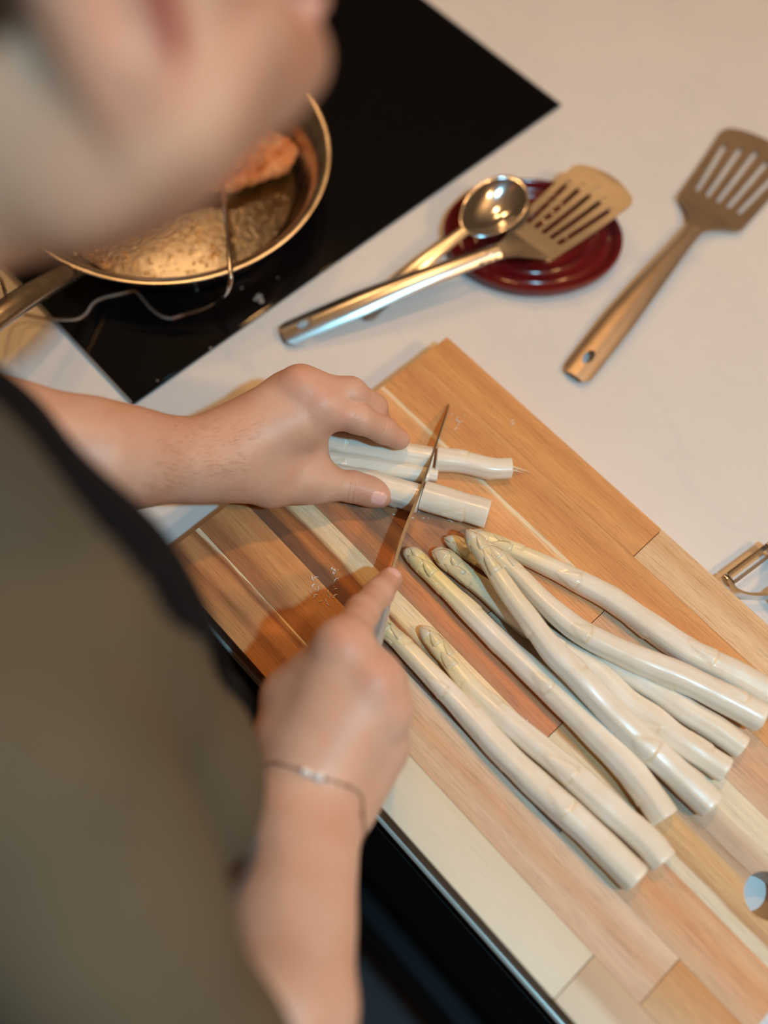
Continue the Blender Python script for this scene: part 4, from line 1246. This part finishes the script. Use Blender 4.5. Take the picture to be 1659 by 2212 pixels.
def hair_fn(P):
    q = (P - HO) @ HM
    d = ellip(q, (0, -0.012, 0.052), (0.082, 0.103, 0.091)) + 0.0009 * np.sin(q[:, 0] * 330 + 3 * np.sin(q[:, 1] * 60) + 40 * q[:, 2])
    cut = np.maximum(q[:, 1] - 0.045 + 0.0 * q[:, 2], 0.050 - q[:, 2])
    face = np.maximum((q[:, 1] - 0.012) * 0.8 - (q[:, 2] - 0.045) * 0.6, -1)
    d = np.maximum(d, face)
    low = -(q[:, 2] + 0.018 + np.clip(-q[:, 1] * 0.25, 0, 0.03))
    return np.maximum(d, low)
V, Fc = sdf_mesh(hair_fn, (-0.02, -0.19, 0.42), (0.30, 0.12, 0.70), 0.003)
tag(fast_mesh('hair', V - PO, Fc, M_HAIR, person), 'short brown hair')

# ---- clothing
def folds(P, a=0.0052):
    x, y, z = P[:, 0], P[:, 1], P[:, 2]
    return a * (1.5 * np.sin(30 * z + 26 * x - 14 * y + 1.8 * np.sin(17 * y + 11 * x + 9 * z)) + 0.7 * np.sin(58 * z - 30 * x + 24 * y + 2 * np.sin(20 * x))) * 0.6
def shirt_fn(P):
    d = cone(P, (0.050, -0.212, 0.275), (0.210, -0.208, 0.275), 0.108, 0.108)
    d = smin(d, cone(P, (0.24, -0.19, 0.30), (0.290, -0.168, 0.20), 0.058, 0.060), 0.05)
    d = smin(d, cone(P, (0.06, -0.215, 0.02), (0.20, -0.205, 0.0), 0.104, 0.098), 0.08)
    d = smin(d, cone(P, (0.07, -0.215, -0.1), (0.19, -0.215, -0.1), 0.104, 0.102), 0.06)
    d = smin(d, cone(P, (-0.045, -0.215, 0.352), (0.290, -0.200, 0.352), 0.054, 0.050), 0.06)
    d = smin(d, cone(P, (-0.045, -0.215, 0.352), (-0.078, -0.222, 0.20), 0.062, 0.056), 0.03)
    neckhole = cone(P, (0.125, -0.10, 0.50), (0.118, -0.172, 0.395), 0.058, 0.056)
    d = np.maximum(d, -neckhole)
    slv = cone(P, (0.309, -0.196, 0.345), (0.453, -0.239, 0.215), 0.050, 0.047)
    d = smin(d, slv, 0.008)
    collar = 0.04 + np.maximum(np.abs(cone(P, (0.135, -0.115, 0.455), (0.125, -0.165, 0.385), 0.070, 0.078)) - 0.003, P[:, 2] - 0.432)
    collar = np.maximum(collar, 0.37 - P[:, 2])
    d = smin(d, collar, 0.006)
    fd = folds(P)
    return np.maximum(d + fd, -0.125 - P[:, 2])
V, Fc = sdf_mesh(shirt_fn, (-0.18, -0.38, -0.14), (0.54, -0.05, 0.48), 0.0045)
tag(fast_mesh('shirt', V - PO, Fc, M_SHIRT, person), 'olive grey shirt with sleeves pushed above the elbow')
def front_layer_fn(P):  # near-black layer along the front of the shirt
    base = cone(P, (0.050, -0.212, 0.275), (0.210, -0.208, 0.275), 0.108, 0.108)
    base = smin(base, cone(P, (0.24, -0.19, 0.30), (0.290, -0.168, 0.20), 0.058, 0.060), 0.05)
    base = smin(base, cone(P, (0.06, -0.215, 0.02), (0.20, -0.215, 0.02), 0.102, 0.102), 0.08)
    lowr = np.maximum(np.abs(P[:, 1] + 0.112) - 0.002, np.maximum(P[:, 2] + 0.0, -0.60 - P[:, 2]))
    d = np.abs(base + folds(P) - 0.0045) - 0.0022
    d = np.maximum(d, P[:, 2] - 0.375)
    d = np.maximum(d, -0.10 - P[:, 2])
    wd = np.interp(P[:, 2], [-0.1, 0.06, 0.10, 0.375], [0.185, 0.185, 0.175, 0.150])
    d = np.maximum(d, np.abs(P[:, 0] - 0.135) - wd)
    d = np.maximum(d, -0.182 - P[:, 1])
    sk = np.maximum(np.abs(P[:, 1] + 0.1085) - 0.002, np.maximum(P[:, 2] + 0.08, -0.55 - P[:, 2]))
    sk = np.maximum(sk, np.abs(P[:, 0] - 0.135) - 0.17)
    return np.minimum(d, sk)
V, Fc = sdf_mesh(front_layer_fn, (-0.10, -0.20, -0.60), (0.36, -0.05, 0.42), 0.0032)
ap = fast_mesh('front_layer', V - PO, Fc, M_FRONT_LAYER, person); tag(ap, 'near-black cloth layer over the shirt front')
def trou_fn(P):
    d = cone(P, (0.07, -0.225, -0.08), (0.19, -0.225, -0.08), 0.098, 0.098)
    for s in (-1, 1):
        d = smin(d, chain(P, [((0.13 + s * 0.075, -0.225, -0.14), 0.088), ((0.13 + s * 0.085, -0.215, -0.46), 0.064), ((0.13 + s * 0.09, -0.235, -0.83), 0.052)], 0.02), 0.04 if True else 0)
    return np.maximum(np.maximum(d + folds(P, 0.003), P[:, 2] + 0.083), -0.845 - P[:, 2])
V, Fc = sdf_mesh(trou_fn, (-0.08, -0.36, -0.88), (0.36, -0.10, -0.06), 0.008)
tag(fast_mesh('trousers', V - PO, Fc, M_TROUSER, person), 'dark trousers')
for s in (-1, 1):
    def shoe_fn(P, s=s):
        x = 0.13 + s * 0.09
        d = cone(P, (x, -0.27, -0.862), (x + s * 0.02, -0.115, -0.872), 0.040, 0.036)
        d = smin(d, cone(P, (x, -0.24, -0.86), (x, -0.235, -0.81), 0.042, 0.040), 0.02)
        return np.maximum(d, -0.8995 - P[:, 2])
    V, Fc = sdf_mesh(shoe_fn, (0.13 + s * 0.1 - 0.08, -0.34, -0.92), (0.13 + s * 0.1 + 0.08, -0.05, -0.76), 0.006)
    fast_mesh('shoe', V - PO, Fc, M_SHOE, person)

# ---- bracelet on the right wrist: found by walking the skin surface
def project(P, fn, off=0.0, it=8):
    P = np.array(P, float)
    for _ in range(it):
        d = fn(P) - off; g = np.zeros_like(P)
        for i in range(3):
            e = np.zeros(3); e[i] = 0.0004
            g[:, i] = (fn(P + e) - fn(P - e)) / 0.0008
        g /= np.maximum(np.linalg.norm(g, axis=1), 0.2)[:, None]
        P = P - d[:, None] * g
    return P
bpix = [(560, 1648), (590, 1655), (620, 1657), (650, 1664), (690, 1676), (725, 1698), (745, 1730), (755, 1765)]
top = project(np.array([A(x, y, .135 if i < 5 else .125) for i, (x, y) in enumerate(bpix)]), right_fn, 0.0008, 12)
cw = A(668, 1725, .113)
und = project(np.array([cw + np.array(q) for q in ((0.02, -0.02, -0.02), (0.0, 0.0, -0.03), (-0.02, 0.01, -0.02))]), right_fn, 0.0008, 12)
loop = np.vstack([top, und, top[:1]])
C = project(catmull(loop, 120), right_fn, 0.0009, 6)
V, Fc = tube_geo(C[:-1], 0.00042, 6, cap=False)
m_ = len(C) - 1
for j in range(6):
    k = (j + 1) % 6
    Fc.append(((m_ - 1) * 6 + j, (m_ - 1) * 6 + k, k, j))
M_CHAIN = steel('chain_metal', (0.42, 0.22, 0.12), 0.3)
br = link_mesh('bracelet', V - PO, Fc, M_CHAIN, person); tag(br, 'thin chain bracelet with silver beads on the right wrist')
M_SILV = mono('silver_bead', (0.93, 0.93, 0.93, 1), 0.12, metal=0.3, noise=0.01)
def near_c(px, py):
    d = [np.linalg.norm(np.array(proj_px(c)) - (px, py)) for c in C]; return C[int(np.argmin(d))]
def proj_px(P):
    q = ROT @ (P - CAM); return IMG_W / 2 + F_PX * q[0] / q[2], IMG_H / 2 + F_PX * q[1] / q[2]
beads = [(602, 1655, .0010, 0), (648, 1662, .0032, 1), (658, 1665, .0024, 1), (668, 1668, .0024, 1), (678, 1671, .0024, 1), (688, 1675, .0032, 1), (705, 1682, .0014, 0), (725, 1696, .001, 0), (742, 1720, .0013, 0), (750, 1745, .001, 0), (755, 1768, .0013, 0)]
for px, py, r, s in beads:
    c = near_c(px, py)
    bm = bmesh.new(); bmesh.ops.create_uvsphere(bm, u_segments=12, v_segments=8, radius=r, matrix=Matrix.Translation(c - PO))
    b_ = from_bm('bead', bm, M_SILV if s else M_CHAIN, br)
    if s: tag(b_, 'shiny silver bead')

# ---- short hairs on the left forearm
rg = np.random.RandomState(4)
n = 700
P = np.array([A(x, y, .12) for x, y in zip(rg.uniform(160, 560, n), rg.uniform(885, 1075, n))]) + rg.normal(0, 0.006, (n, 3))
P = project(P, left_fn, 0.0, 10)
g = np.zeros_like(P)
for i in range(3):
    e = np.zeros(3); e[i] = 0.0004
    g[:, i] = (left_fn(P + e) - left_fn(P - e)) / 0.0008
arm_dir = A(250, 990, .12) - A(560, 960, .09); arm_dir /= -np.linalg.norm(arm_dir)
V, Fc = [], []
for i in range(n):
    l = rg.uniform(0.004, 0.009); sd = rg.normal(0, 0.35, 3)
    c1 = P[i] + (g[i] * 0.55 + arm_dir * 0.5 + sd * .3) * l * 0.5; c2 = c1 + (g[i] * 0.15 + arm_dir * 0.9 + sd * .5) * l * 0.5
    s = np.cross(arm_dir, g[i]); s = s / (np.linalg.norm(s) + 1e-9) * 0.000045
    b = len(V); V += [P[i] - s, P[i] + s, c1 + s * .8, c1 - s * .8, c2]
    Fc += [(b, b + 1, b + 2, b + 3), (b + 3, b + 2, b + 4)]
tag(link_mesh('arm_hair', np.array(V) - PO, Fc, mono('arm_hair', (0.30, 0.14, 0.06, 1), 0.5), person), 'fine short forearm hairs', kind='stuff')

bpy.context.view_layer.update()
